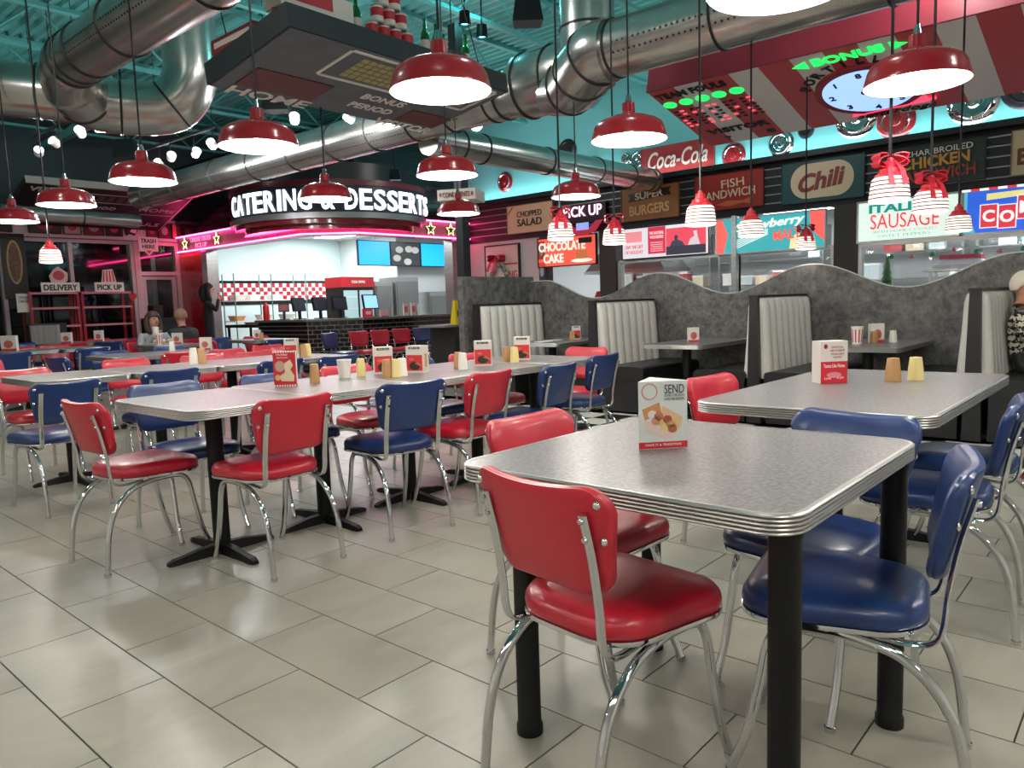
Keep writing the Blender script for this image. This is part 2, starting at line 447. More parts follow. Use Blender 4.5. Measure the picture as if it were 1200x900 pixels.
for x in (1.2,5.4,9.6): tag(MB().box(x-.06,x+.06,Y0,WW,CEIL-.75,CEIL-.62).build('roof_beam', teal_dark), kind='structure')

# wavy booth divider
def wave(y): return 1.19+.26*(.5+.5*math.cos(2*PI*(y-2.74)/1.745))
b = MB(); N_ = 140; ya, yb = -1.5, 6.4; t = .09
for i in range(N_+1):
    y = ya+(yb-ya)*i/N_; z_ = wave(y) if y < 6.1 else wave(6.1)
    b.v += [(XD,y,0),(XD,y,z_),(XD+t,y,z_),(XD+t,y,0)]
for i in range(N_):
    for k in range(4):
        k2 = (k+1)%4; b.f.append((i*4+k,i*4+k2,(i+1)*4+k2,(i+1)*4+k))
b.f += [(3,2,1,0),tuple(N_*4+k for k in range(4))]
dv = b.build('wall_divider', fig_grey); dv['kind'] = 'structure'
e = MB().tube([(XD+t/2,ya+(yb-ya)*i/N_,(wave(ya+(yb-ya)*i/N_) if ya+(yb-ya)*i/N_ < 6.1 else wave(6.1))+.004) for i in range(N_+1)],.007,6)
e.build('white_edge_trim', col('#cfcdc8',.35), dv)
struct('wall_divider_end', MB().box(6.42,XD+.09,6.4,6.49,0,1.5), fig_grey)
# kitchen behind the menu wall
struct('ceiling_kitchen', MB().box(MW+.16,15.2,Y0,11.4,2.62,2.68), col('#dfe3e3',.5))
# kitchen / catering ceiling lights
def panel_light(x,y,z_,W,label):
    t = thing('ceiling_light', label, 'ceiling light', (x,y,z_), group='flat ceiling lights in the kitchens')
    MB().box(-.3,.3,-.6,.6,-.03,0).build('frame', white_plastic, t)
    MB().box(-.27,.27,-.57,.57,-.034,-.03).build('diffuser', mat('light_diffuser','#f4fbff',.5,emit=6), t)
    area('lamp', (0,0,-.05), (0,0,0), W, .5, 1.1, (.93,.98,1), t)
for i,(x,y) in enumerate(((13.2,-.5),(13.2,2.2),(13.2,5.0),(13.2,7.8),(13.2,10.3))): panel_light(x,y,2.62,46,'flat white ceiling light in the kitchen behind the menu wall')
for x,y in ((9.3,12.6),(9.4,15.0),(11.2,15.4),(12.6,12.4)): panel_light(x,y,2.95,42,'flat white ceiling light inside the catering room')

# cove light strip on top of the black band, washing the turquoise wall
t = thing('cove_light','long cove light strip on the ledge under the turquoise wall','light strip',(MW-.12,4.0,3.17))
MB().box(-.08,.1,-7.2,7.1,-.02,0).build('ledge', black, t); MB().box(-.07,-.06,-7.2,7.1,0,.06).build('lip', black, t)
MB().box(-.03,.03,-7.1,7.0,0,.02).build('tube', mat('cove_glow','#d8fbff',.5,emit=4), t)
area('lamp', (0,0,.05), (PI,-.25,0), 42, .1, 13.5, (.8,.97,1), t)
# white globes added under the roof as fill light for ceiling and ducts
def add_fill_globe(x,y,l,W=FILL_W):
    t = thing('fill_globe',l,'lamp',(x,y,4.15),0,'white fill globes added under the roof')
    MB().sphere((0,0,0),.11,16,10).build('globe', mat('globe_glow','#f4fbff',.4,emit=5), t, True)
    MB().cyl((0,0,.1),(0,0,CEIL-.62-4.15),.012,8).build('stem', white_plastic, t); MB().lathe([(.03,.13),(.05,.1),(.05,.09),(0,.09)],14).build('collar', white_plastic, t, True)
    point('lamp_light',(0,0,-.16),W,.15,(1,.97,.93),t)
for x,y,l in ((.6,.8,'added fill globe above the camera'),(.9,5.4,'added fill globe high above the left aisle'),(3.4,1.9,'added fill globe high above the nearest tables'),(4.6,-1.6,'added fill globe right of the camera'),(6.9,1.4,'added fill globe high above the right booths'),(4.4,4.9,'added fill globe above the dark scoreboard'),(9.4,8.9,'added fill globe behind the main duct'),(2.6,13.4,'added fill globe above the far tables'),(9.3,4.6,'added fill globe behind the striped board')): add_fill_globe(x,y,l)
# ================================================================== TABLES
def table_top(w, d, r=.07, edge=.042):
    top = MB().prism(rrect(w-.006, d-.006, r), .758-edge+.004, .76).mesh('table_top', laminate)
    prof = []; z0 = .76-edge
    for k in range(5):                     # five rounded ribs
        a = z0+edge*k/5; s_ = edge/5
        prof += [(.0,a),(.004,a+s_*.2),(.0055,a+s_*.5),(.004,a+s_*.8)]
    prof += [(.0,.761),(-.008,.761),(-.008,z0)]
    base = rrect(w-.006, d-.006, r); n = len(base)
    # outward normals for offsetting
    nr = []
    for i in range(n):
        p,q = Vector(base[i-1]), Vector(base[(i+1)%n]); dd = (q-p).normalized(); nr.append(Vector((dd.y,-dd.x)))
    b = MB(); b.v = []; rings = [[(base[i][0]+nr[i].x*o_, base[i][1]+nr[i].y*o_, z_) for i in range(n)] for o_,z_ in prof]
    b.loft(rings, False, False)
    edge_me = b.mesh('metal_edge', alu, True, 30)
    return top, edge_me
_tt = {}
ped_col = MB().cyl((0,0,.03),(0,0,.70),.04,20).mesh('column', black_metal, True)
ped_plate = MB().box(-.2,.2,-.15,.15,.70,.722).mesh('top_plate', black_metal)
def arm_mesh(L):
    sec = [(.03,.026,.05),(.12,.024,.044),(L*.7,.021,.032),(L-.03,.024,.026),(L,.016,.016)]
    return MB().loft([[(x,-w_,.0 if i>1 else .0),(x,w_,0),(x,w_*.75,h),(x,-w_*.75,h)] for i,(x,w_,h) in enumerate(sec)]).mesh('base_arm', black_metal)
arm_l = arm_mesh(.31); arm_s = arm_mesh(.27)
def table(x, y, w, d, label, group, kind='ped', rz=0, z=0):
    t = thing('dining_table', label, 'table', (x,y,z), rz, group)
    k = (w,d)
    if k not in _tt: _tt[k] = table_top(w,d)
    ob('table_top', _tt[k][0], t); ob('metal_edge', _tt[k][1], t)
    if kind == 'ped':
        ob('column', ped_col, t); ob('top_plate', ped_plate, t)
        for a in range(4): o = ob('base_arm', arm_l if a%2 else arm_s, t); o.rotation_euler = (0,0,a*PI/2)
    elif kind == 'two':
        for s in (-1,1):
            o = ob('column', ped_col, t); o.location = (s*(w/2-.35),0,0)
            o = ob('top_plate', ped_plate, t); o.location = (s*(w/2-.35),0,0)
            for a in range(4): o = ob('base_arm', arm_s, t); o.rotation_euler = (0,0,a*PI/2); o.location = (s*(w/2-.35),0,0)
    elif kind == 'post':
        for sx in (-1,1):
            for sy in (-1,1):
                q = {(-1,-1):(1.40,.545),(-1,1):(1.471,1.274),(1,-1):(2.10,.53),(1,1):(2.11,1.27)}[(sx,sy)]
                o = ob('leg', post_me, t); o.location = (q[0]-x, q[1]-y, 0)
    return t
post_me = MB().lathe([(0,0),(.036,0),(.036,.025),(.032,.03),(.032,.70),(.035,.71),(.035,.722),(0,.722)],22).mesh('leg', black_metal, True)
table(1.785,.945,.91,.885,'square metal-edged table nearest the camera, on four black posts','metal-edged dining tables','post')
table(3.41,.985,1.5,.85,'long metal-edged table behind the nearest one, in front of the booths','metal-edged dining tables','two')
ord_ = ['first','second','third','fourth','fifth']
for i in range(5):
    table(1.735+i*.612, 3.46+(.0 if i==0 else .01)+.01*(i%2), .607, .83, '%s small table from the left in the row nearest the camera' % ord_[i],'tables of the front row')
for i in range(4):
    table(1.9+i*.612, 5.9-(.0 if i==0 else .05), .607, .83, '%s small table from the left in the second long row' % ord_[i],'tables of the second row')
for i,(x,y) in enumerate(((3.25,8.16),(3.86,8.14))): table(x,y,.607,.83,'%s of two tables joined in the third row' % ('left','right')[i],'tables of the rear rows')
for i,(x,y) in enumerate(((3.15,11.2),(3.76,11.18))): table(x,y,.607,.83,'%s of two far tables in front of the red rack' % ('left','right')[i],'tables of the rear rows')
table(4.62,10.35,.607,.83,'table at which the woman with the white cup sits','tables of the rear rows')
for i,(x,y) in enumerate(((4.3,13.3),(4.92,13.3))): table(x,y,.607,.83,'%s of two last tables before the dark windows' % ('left','right')[i],'tables of the rear rows')
table(5.85,10.05,.607,.83,'lone far table in front of the catering room opening','tables of the rear rows')

# ================================================================== CHAIRS
def chair_meshes(m):
    # seat pad : rounded trapezoid, crowned
    def outline(s, n=8):
        P = []; wf, wr, df, rf_, rr_ = .215*s, .19*s, .203*s, .1*s, .125*s
        cs = [(wf-rf_,df-rf_,0,rf_),(-(wf-rf_),df-rf_,PI/2,rf_),(-(wr-rr_),-df+rr_,PI,rr_),(wr-rr_,-df+rr_,1.5*PI,rr_)]
        for cx,cy,a0,r in cs:
            for k in range(n+1):
                a = a0+PI/2*k/n; P.append((cx+r*math.cos(a), cy+r*math.sin(a)))
        return P
    def ring(s, z): return [(x,y+.036,z) for x,y in outline(s)]
    seat = MB().loft([ring(.955,.422),ring(.99,.428),ring(1.0,.442),ring(.988,.458),ring(.94,.471),ring(.82,.480),ring(.55,.487),ring(.2,.489)]).mesh('seat', m, True, 60)
    band = MB().loft([ring(.965,.411),ring(1.0,.412),ring(1.006,.417),ring(1.0,.423),ring(.965,.424)]).mesh('seat_band', chrome, True, 60)
    # back pad
    def bo(s, n=7):
        P = []; wt, wb_, hh, r = .207, .18, .127, .055
        cs = [(wt-r,hh-r,0),(-(wt-r),hh-r,PI/2),(-(wb_-r*1.2),-hh+r*1.2,PI),(wb_-r*1.2,-hh+r*1.2,1.5*PI)]
        for j,(cx,cy,a0) in enumerate(cs):
            rr = r if j < 2 else r*1.2
            for k in range(n+1):
                a = a0+PI/2*k/n; P.append((cx+rr*math.cos(a), cy+rr*math.sin(a)))
            if j == 0:
                for k in range(1,8):    # curved top edge, dipping in the middle
                    u = (wt-r)*(1-2*k/8); P.append((u, hh-.007*(1-(u/(wt-r))**2)))
        m_ = s
        return [(x*m_,y*m_) for x,y in P] if m_ < .95 else [(x*(1-(1-m_)*1.3), y*(1-(1-m_)*1.9)) for x,y in P]
    def place(u, v, t_): # u lateral, v up from pad centre, t_ towards sitter
        y = -.239-.26*v+.035*(u/.2)**2+t_
        return (u, y, .665+v)
    def bring(s, t_): return [place(u,v,t_) for u,v in bo(s)]
    back = MB().loft([bring(.3,.0),bring(.7,.0),bring(.955,.0),bring(.985,.003),bring(.99,.009),bring(1.0,.013),bring(1.0,.018),bring(.988,.022),bring(.992,.028),bring(.97,.034),bring(.9,.039),bring(.7,.043),bring(.3,.045)]).mesh('backrest', m, True, 60)
    return seat, band, back, place
def catmull(P, k=5):
    P = [Vector(p) for p in P]; out = []
    for i in range(len(P)-1):
        p0 = P[i-1] if i else P[i]*2-P[i+1]; p1,p2 = P[i],P[i+1]; p3 = P[i+2] if i+2 < len(P) else p2*2-p1
        for j in range(k):
            t = j/k; out.append(.5*((2*p1)+(p2-p0)*t+(2*p0-5*p1+4*p2-p3)*t*t+(3*p1-p0-3*p2+p3)*t**3))
    out.append(P[-1]); return out
cm_red = chair_meshes(red_vinyl); cm_blue = chair_meshes(blue_vinyl)
legF = {}; legR = {}; stile = {}
for s in (-1,1):
    legF[s] = MB().tube(catmull([(s*.165,.02,.398),(s*.168,.10,.398),(s*.171,.142,.385),(s*.172,.168,.34),(s*.174,.185,.25),(s*.178,.215,.11),(s*.182,.252,.012)],4),.0125,9).cyl((s*.182,.252,0),(s*.182,.252,.014),.015,9).mesh('front_leg', chrome, True, 50)
    legR[s] = MB().tube(catmull([(s*.165,.06,.400),(s*.168,-.03,.393),(s*.172,-.12,.365),(s*.176,-.195,.29),(s*.18,-.235,.18),(s*.184,-.255,.012)],5),.0125,9).cyl((s*.184,-.255,0),(s*.184,-.255,.014),.015,9).mesh('rear_leg', chrome, True, 50)
    P = catmull([(s*.150,-.05,.402),(s*.153,-.125,.395),(s*.155,-.172,.404),(s*.155,-.192,.44),(s*.155,-.200,.52),(s*.155,-.2185,.63),(s*.155,-.246,.735)],5)
    # flat-oval bar section: wide across, thin front to back
    rings = []
    for i,p in enumerate(P):
        t = (P[min(i+1,len(P)-1)]-P[max(i-1,0)]).normalized(); a = Vector((1,0,0)); nrm = t.cross(a).normalized()
        rings.append([tuple(p+a*(.0135*math.cos(2*PI*k/8))+nrm*(.0065*math.sin(2*PI*k/8))) for k in range(8)])
    stile[s] = MB().loft(rings).mesh('back_stile', chrome, True, 50)
btn = MB().lathe([(0,-.006),(.005,-.0055),(.009,-.003),(.010,0),(.008,.003)],12)
btn.v = [(x,z_,y) for x,y,z_ in btn.v]; btn_me = btn.mesh('button', chrome, True)
bolt = MB().lathe([(0,-.006),(.005,-.006),(.007,-.003),(.007,.002)],10); bolt.v = [(x,z_,y) for x,y,z_ in bolt.v]; bolt_me = bolt.mesh('bolt', chrome, True)
def chair(x, y, ang, c, label, group, detail=1, z=0):
    """ang: facing direction, degrees from +X"""
    ms = cm_red if c == 'red' else cm_blue
    t = thing('diner_chair', label, 'chair', (x,y,z), math.radians(ang)-PI/2, group)
    ob('seat', ms[0], t); ob('seat_band', ms[1], t); bk = ob('backrest', ms[2], t)
    for s in (-1,1):
        ob('front_leg', legF[s], t); ob('rear_leg', legR[s], t); st = ob('back_stile', stile[s], t)
        if detail:
            for u,v in ((.187,.092),(.187,.012)):
                p = ms[3](s*u*.98,v,0); o = ob('button', btn_me, bk); o.location = p
        if detail > 1:
            for zz in (.722,.68,.60):
                o = ob('bolt', bolt_me, st); o.location = (s*.155, -.2185-.262*(zz-.63)-.0065+(.005 if zz < .62 else 0), zz)
    return t
g1 = 'chairs around the nearest table'; g2 = 'chairs around the front row of tables'; g3 = 'chairs around the second row of tables'; g4 = 'chairs of the rear rows'; g5 = 'chairs lined up before the black brick counter'
chair(1.468,1.01,-7,'red','red vinyl chair nearest the camera, its back towards us',g1,2)
chair(1.915,1.41,-93,'red','red chair tucked under the far left side of the nearest table',g1,2)
chair(1.872,.562,102,'blue','blue chair nearest the camera at the right of the nearest table',g1,2)
chair(2.247,.777,170,'blue','blue chair between the nearest table and the one behind it',g1,2)
chair(3.304,1.442,-96,'red','red chair at the left side of the long table before the booths',g1,2)
chair(3.0,.61,95,'blue','blue chair at the right edge of the picture beside the long table',g1,2)
chair(3.62,.62,90,'blue','blue chair mostly hidden at the far right corner of the long table',g1,1)
chair(1.477,3.749,4,'red','red chair at the left end of the front row, seen from its side',g2,2)
chair(1.845,3.139,91,'red','leftmost red chair with its back to us along the front row',g2,2)
chair(2.555,3.11,80,'blue','blue chair with its back to us between two red ones along the front row',g2,2)
chair(3.075,3.108,95,'red','red chair with its back to us between blue ones along the front row',g2,2)
chair(3.584,3.015,97,'blue','left of two blue chairs with backs to us at the right of the front row',g2,2)
chair(4.374,3.22,94,'blue','right of two blue chairs with backs to us at the right of the front row',g2,2)
chair(4.8,3.6,180,'red','red chair at the right end of the front row facing along it',g2,1)
chair(1.84,3.98,-90,'blue','blue chair on the far side of the first front-row table',g2,1)
chair(2.46,3.93,-90,'blue','blue chair on the far side behind the tall red menu card',g2,1)
chair(3.04,3.96,-92,'red','red chair on the far side of the third front-row table',g2,1)
chair(3.62,3.94,-90,'blue','blue chair on the far side hidden by the menu boxes',g2,0)
chair(4.18,3.93,-90,'red','red chair on the far side of the last front-row table',g2,0)
chair(1.58,5.18,95,'blue','leftmost blue chair with its back to us along the second row',g3,1)
chair(2.34,5.42,90,'blue','blue chair back just above the first blue chair of the front row',g3,1)
chair(3.2,5.42,90,'blue','blue chair back right behind the tall red menu card',g3,1)
chair(3.66,5.32,90,'blue','rightmost blue chair with its back to us along the second row',g3,1)
chair(1.84,6.36,-85,'red','large-looking red chair at the left edge, far side of the second row',g3,1)
chair(2.72,6.72,-90,'red','red chair facing us on the far side of the second row',g3,0)
chair(3.28,6.46,-90,'red','red chair facing us behind the cream shakers of the second row',g3,0)
chair(3.78,6.40,-90,'red','rightmost red chair facing us on the far side of the second row',g3,0)
far = [(3.49,7.72,90,'red','red chair with its back to us at the third row'),(2.78,8.2,10,'blue','blue chair turned sideways at the left end of the third row'),
(3.3,8.62,-90,'blue','blue chair facing us at the left of the third row'),(4.02,8.75,-90,'blue','blue chair facing us at the right of the third row'),
(4.55,7.45,-90,'red','red chair facing us right of the third row'),(3.92,7.2,-90,'red','red chair between the second and third rows'),
(2.4,8.6,-20,'red','small red chair turned to the right at the far left'),
(3.54,10.2,90,'blue','blue chair with its back to us before the left far tables'),(2.72,10.3,90,'blue','blue chair with its back to us at the left edge'),
(3.3,11.75,-90,'red','left red chair facing us at the left far tables'),(3.75,11.8,-90,'red','middle red chair facing us at the left far tables'),(4.1,12.5,90,'red','red chair with its back to us before the last tables'),
(3.9,13.75,-90,'blue','blue chair facing us at the last tables left end'),(4.62,10.98,-90,'red','red chair on which the woman with the white cup sits'),
(4.66,12.35,60,'blue','blue chair turned sideways before the last tables'),(4.95,12.75,90,'red','red chair with its back to us right of the last tables'),
(5.5,13.6,90,'blue','blue chair with its back to us farthest from the camera'),(5.1,13.85,-90,'red','red chair facing us before the dark windows'),
(5.5,9.2,90,'blue','blue chair with its back to us at the lone far table'),(6.1,10.45,-100,'red','red chair facing us at the lone far table'),
(5.3,10.1,0,'red','red chair seen from the side left of the lone far table'),(5.66,10.7,-90,'blue','blue chair facing us behind the lone far table'),
(5.35,11.35,90,'red','red chair with its back to us behind the seated guests')]
for x,y,a,c,l in far: chair(x,y,a,c,l,g4,1 if a > 0 else 0)
for i,(x,y,a,c) in enumerate(((7.22,10.0,-70,'blue'),(7.75,10.0,-88,'red'),(8.15,9.95,-90,'red'),(8.62,9.95,-90,'red'),(9.0,9.85,-90,'blue'),(9.55,9.95,-90,'red'))):
    chair(x,y,a,c,'%s chair standing before the black brick counter, %s from the left' % (c,('first','second','third','fourth','fifth','sixth')[i]),g5,0)

# ================================================================== BOOTHS
BX0, BX1 = 6.45, XD-.012
def booth(yc, side, label, cap):
    """bench whose backrest leans on the line y=yc; side=-1 faces -Y, +1 faces +Y"""
    s = side; t = thing('booth_bench', label, 'booth', (0,yc,0), 0, 'white and black diner booths')
    def Y(v): return s*v
    b = MB(); b.box(BX0+.04,BX1,Y(.10),Y(.56),.02,.36); b.build('base', booth_black, t)
    b = MB().loft([[(BX0+.02,Y(a),z_),(BX1-.004,Y(a),z_),(BX1-.004,Y(c_),z_),(BX0+.02,Y(c_),z_)] for a,c_,z_ in ((.10,.57,.36),(.09,.60,.38),(.09,.60,.45),(.10,.58,.475),(.14,.5,.485))])
    b.build('seat_cushion', booth_black, t, True, 60)
    n = 8; wch = (BX1-BX0-.07)/n
    prof = [(-.5,0),(-.4,.022),(-.2,.034),(0,.038),(.2,.034),(.4,.022),(.5,0)]
    rings = []
    for z_,lean in ((.42,.07),(.6,.055),(.85,.035),(1.06,.024),(1.12,.018),(1.14,.006)):
        k = 1 if z_ < 1.1 else (.7 if z_ < 1.13 else .1)
        rings.append([(u*wch, Y(.03+lean+d*k), z_) for u,d in prof]+[(.5*wch,Y(.02),z_),(-.5*wch,Y(.02),z_)])
    cme = MB().loft(rings).mesh('tufted_channel', vinyl_white, True, 50)
    for i in range(n): o = ob('tufted_channel', cme, t); o.location = (BX0+.06+wch*(i+.5),0,0)
    if cap:
        MB().loft([[(BX0-.0,-.065,.02),(BX0+.05,-.065,.02),(BX0+.05,.065,.02),(BX0-.0,.065,.02)],[(BX0-.0,-.036,1.15),(BX0+.05,-.036,1.15),(BX0+.05,.036,1.15),(BX0-.0,.036,1.15)]]).build('end_cap', booth_black, t)
        MB().box(BX0,BX1,-.045,.045,1.145,1.165).build('top_rail', booth_black, t)
booth(1.11,-1,'booth bench on which the man in the patterned sweater sits',True)
booth(1.11,1,'booth bench backing onto the one of the man in the sweater',False)
booth(2.81,-1,'white tufted booth bench facing us behind the long table',True)
booth(2.81,1,'booth bench behind the white one at the long table, facing away',False)
booth(4.56,-1,'white tufted booth bench facing us right of the front row end',True)
booth(4.56,1,'booth bench facing away left of the middle booth table',False)
booth(6.24,-1,'white tufted booth bench facing us beside the black post',True)
for y,l in ((1.96,'booth table with a striped cup, in front of the grey divider'),(3.68,'booth table in the middle booth, in front of the grey divider'),(5.4,'booth table at the left booth, beside the white bench')):
    t = thing('booth_table', l, 'table', (0,y,0), 0, 'tables between the booths')
    me = table_top(1.12,.66,.05)
    for nme,m_ in zip(('table_top','metal_edge'),me): o = ob(nme,m_,t); o.location = (7.085,0,-.05)
    MB().cyl((6.85,0,.03),(6.85,0,.68),.045,18).build('column', black_metal, t, True)
    MB().box(6.6,7.1,-.26,.26,0,.03).build('base_plate', black_metal, t)
# ================================================================== PENDANT LAMPS
dome_out = MB().lathe([(.0,.215),(.02,.215),(.036,.208),(.038,.155),(.048,.142),(.056,.138),(.11,.128),(.165,.108),(.192,.09),(.205,.068),(.214,.035),(.221,.006),(.225,.0),(.221,-.003)],40).mesh('shade', red_enamel, True, 35)
dome_in = MB().lathe([(.0,.132),(.05,.132),(.108,.121),(.162,.102),(.188,.085),(.201,.064),(.210,.034),(.2205,-.003)],40).mesh('shade_lining', white_enamel, True, 50)
bulb_me = MB().sphere((0,0,.075),.042,14,10).mesh('bulb', bulb_glow, True)
def dome(x, y, label, zr=2.1, light=True, top=None):
    t = thing('pendant_lamp', label, 'lamp', (x,y,zr), 0, 'red dome pendant lamps')
    ob('shade', dome_out, t); ob('shade_lining', dome_in, t); ob('bulb', bulb_me, t)
    MB().cyl((0,0,.21),(0,0,(top or CEIL-.04)-zr),.006,6).build('cord', black_plastic, t)
    MB().lathe([(0,.255),(.012,.255),(.016,.235),(.02,.215)],12).build('cap', chrome, t, True)
    if light: point('lamp_light', (0,0,.03), LAMP_W, .08, (1,.955,.89), t)
names = {(2.38,.95):'red dome lamp at the top edge of the picture',(2.38,2.46):'large red dome lamp in front of the dark scoreboard',(2.38,3.96):'red dome lamp right below the dark scoreboard',
(2.38,5.49):'red dome lamp below the big duct elbow',(2.38,6.98):'red dome lamp second from the left edge',(2.38,8.4):'red dome lamp cut by the left edge',
(3.9,.93):'red dome lamp in front of the striped scoreboard clock',(3.9,2.46):'red dome lamp below the round duct fitting',(3.9,4.0):'red dome lamp beside the condiments sign',(3.9,5.49):'red dome lamp hanging before the big lit letters',
(5.6,4.1):'red dome lamp in front of the neon pick up sign',(5.6,5.6):'small red dome lamp behind the black post'}
for (x,y),l in names.items(): dome(x,y,l,top={(3.9,5.49):2.86,(5.6,4.1):2.93}.get((x,y)))
for x,y in ((.86,-.6),(.86,-2.1),(2.38,-.6),(3.9,-.6),(-.65,.93),(-.65,-.6),(-.65,2.46),(-.65,4.0),(5.4,-.9),(.3,6.9),(-1.9,5.5)):  # unseen extra domes, added to brighten the room
    dome(x,y,'extra red dome lamp added out of view for light')
# small ribbed jar pendants
jar_prof = [(.074,.118),(.084,.108),(.09,.07),(.095,.03),(.098,.008)]
jar_me = MB().lathe([(.03,.124)]+jar_prof+[(.094,.0),(.085,-.004),(0,-.006)],28).mesh('ribbed_glass', jar_glow, True, 35)
rib_me = MB()
for k in range(5):
    z_ = .098-k*.021; R = .0855+.0115*(1-z_/.108)+.0015
    rib_me.lathe([(R-.004,z_-.0032),(R+.001,z_-.0032),(R+.001,z_+.0032),(R-.004,z_+.0032)],28,closed=True)
rib_me = rib_me.mesh('glass_ribs', col('#6a2a28',.5), True)
jcap_me = MB().lathe([(0,.215),(.014,.215),(.016,.2),(.03,.195),(.034,.165),(.05,.16),(.056,.14),(.072,.13),(.072,.115),(.03,.115)],24).mesh('cap', mat('red_cap','#c41f2c',.35), True, 40)
bow_m = mat('red_ribbon','#c0122e',.5)
def bow_mesh():
    b = MB()
    for s in (-1,1):
        for tilt in (.25,-.15):
            rings = []
            for k in range(9):
                a = k/8; x = s*(.015+.075*math.sin(PI*a*.98)); z_ = .03*math.cos(PI*a)+tilt*abs(x); w_ = .018+.032*math.sin(PI*a)
                rings.append([(x,-w_,z_),(x,w_,z_),(x+s*.004,w_,z_+.004),(x+s*.004,-w_,z_+.004)])
            b.loft(rings)
        b.loft([[(s*.005,-.022,.0),(s*.022,-.024,0),(s*.022,-.03,.0),(s*.005,-.03,.0)],[(s*.02,-.07,-.05),(s*.05,-.07,-.05),(s*.05,-.076,-.05),(s*.02,-.076,-.05)],[(s*.025,-.112,-.14),(s*.06,-.108,-.13),(s*.06,-.116,-.13),(s*.025,-.118,-.14)]])
    b.sphere((0,-.012,0),.02,10,8)
    return b.mesh('bow', bow_m, True, 50)
bow_me = bow_mesh()
def jar(x, y, zb, label, bow):
    t = thing('jar_pendant', label, 'lamp', (x,y,zb), 0, 'small ribbed glass pendant lamps')
    ob('ribbed_glass', jar_me, t); ob('glass_ribs', rib_me, t); ob('cap', jcap_me, t)
    MB().cyl((0,0,.21),(0,0,CEIL-.04-zb),.008,6).build('cord', black_plastic, t)
    if bow: o = ob('bow', bow_me, t); o.location = (0,-.0,.20); o.rotation_euler = (0,0,YAW-PI/2); o.scale = (.82,.85,.95)
    point('lamp_light', (0,0,-.06), JAR_W, .06, (1,.88,.8), t)
def onz(px, py, z_):
    d = _F+_R2*((px-600)/FPX)-_U2*((py-450)/FPX); k = (z_-CAMZ)/d.z; return d.x*k, d.y*k
JAR = (((657,281),1.62,1,'ribbed jar lamp with a red bow, nearest the black post'),((720,286),1.62,1,'ribbed jar lamp with a red bow, left of the burgers sign'),((821,264),1.62,0,'ribbed jar lamp below the fish sandwich sign, no bow'),
((880,277),1.62,0,'ribbed jar lamp left of the teal chili sign, no bow'),((944,292),1.6,1,'small ribbed jar lamp with a red bow before the malt screen'),((1042,236),1.62,1,'biggest ribbed jar lamp, tied with a red bow'),
((1090,249),1.62,1,'ribbed jar lamp with a red bow before the chicken sign'),((1123,271),1.62,0,'ribbed jar lamp before the combo screen, no bow'),((60,308),1.68,0,'lone ribbed jar lamp before the dark windows at the left'))
for (px,py),zb,bw,l in JAR:
    x,y = onz(px,py,zb); jar(x,y,zb,l,bw)

# ================================================================== DUCTS
def duct(label, path, r, rings=(), holes=None, seg=28):
    t = thing('air_duct', label, 'duct', group='round galvanised air ducts')
    P = [Vector(p) for p in path]
    MB().tube(P, r if isinstance(r,(list,tuple)) else r, seg).build('duct_tube', duct_metal, t, True, 50)
    L = [0]
    for i in range(1,len(P)): L.append(L[-1]+(P[i]-P[i-1]).length)
    def at(s):
        for i in range(1,len(P)):
            if s <= L[i]+1e-6:
                k = (s-L[i-1])/max(1e-6,L[i]-L[i-1]); rr = r[i-1]+(r[i]-r[i-1])*k if isinstance(r,(list,tuple)) else r
                return P[i-1].lerp(P[i],k), (P[i]-P[i-1]).normalized(), rr
        return P[-1],(P[-1]-P[-2]).normalized(), r[-1] if isinstance(r,(list,tuple)) else r
    for s in rings:
        p,d,rr = at(s)
        MB().tube([p-d*.012,p-d*.006,p+d*.006,p+d*.012],[rr+.004,rr+.012,rr+.012,rr+.004],seg).build('joint_ring', duct_ring, t, True, 50)
    if holes:
        b = MB()
        for (s0,s1,angs) in holes:
            s = s0
            while s < s1:
                p,d,rr = at(s); side = d.cross(Vector((0,0,1))).normalized()
                if side.dot(Vector((0,0,CAMZ))-p) < 0: side = -side
                for a in angs:
                    n_ = (side*math.cos(a)+Vector((0,0,-1))*math.sin(a)).normalized(); q = p+n_*(rr*1.001); e1 = d*.008; e2 = d.cross(n_)*.008
                    b.add([q-e1-e2+n_*.001,q+e1-e2+n_*.001,q+e1+e2+n_*.001,q-e1+e2+n_*.001],[(0,1,2,3)])
                s += .05
        tag(b.build('perforations', black, t), kind='stuff')
    return t
ZM = 3.28
duct('long round duct crossing before the lit letters to the left wall', [(6,14.0,ZM),(6,5.55,ZM),(6,5.35,ZM)], [.235,.235,.235], [.5,1.6,2.9,4.0,5.0,5.9,6.7,7.4,8.0,8.6], [(2.4,8.2,(.35,.75))])
duct('wide duct fitting joining the left and right main ducts', [(6,5.36,ZM),(6,5.12,ZM),(5.98,4.95,ZM+.02),(5.98,4.3,ZM+.02),(5.98,4.1,ZM)], [.24,.24,.31,.31,.24], [.12,.45,.8])
duct('vertical round duct rising to the roof above the fitting', [(5.9,4.15,ZM-.15),(5.9,4.15,ZM+.3),(5.9,4.15,CEIL)], .25, [.5,1.3])
duct('round elbow hanging below the riser of the main duct', catmull([(5.98,4.6,ZM-.06),(5.86,4.3,ZM-.12),(5.7,4.05,ZM-.06),(5.62,3.85,ZM+.0),(5.62,3.7,ZM)],4), .26, [.3,.55,.8])
duct('main round duct running to the upper right above the striped board', [(5.62,3.95,ZM),(5.62,-1.0,ZM)], .235, [.3,1.25,2.45,3.6], [(.4,3.9,(.1,.45))])
duct('thin round duct running to the menu wall', [(6.2,6.65,3.1),(11.3,6.65,3.12)], .18, [.5,.9,2.2,3.4,4.3,4.9,5.05], [(.6,5,(.4,))])
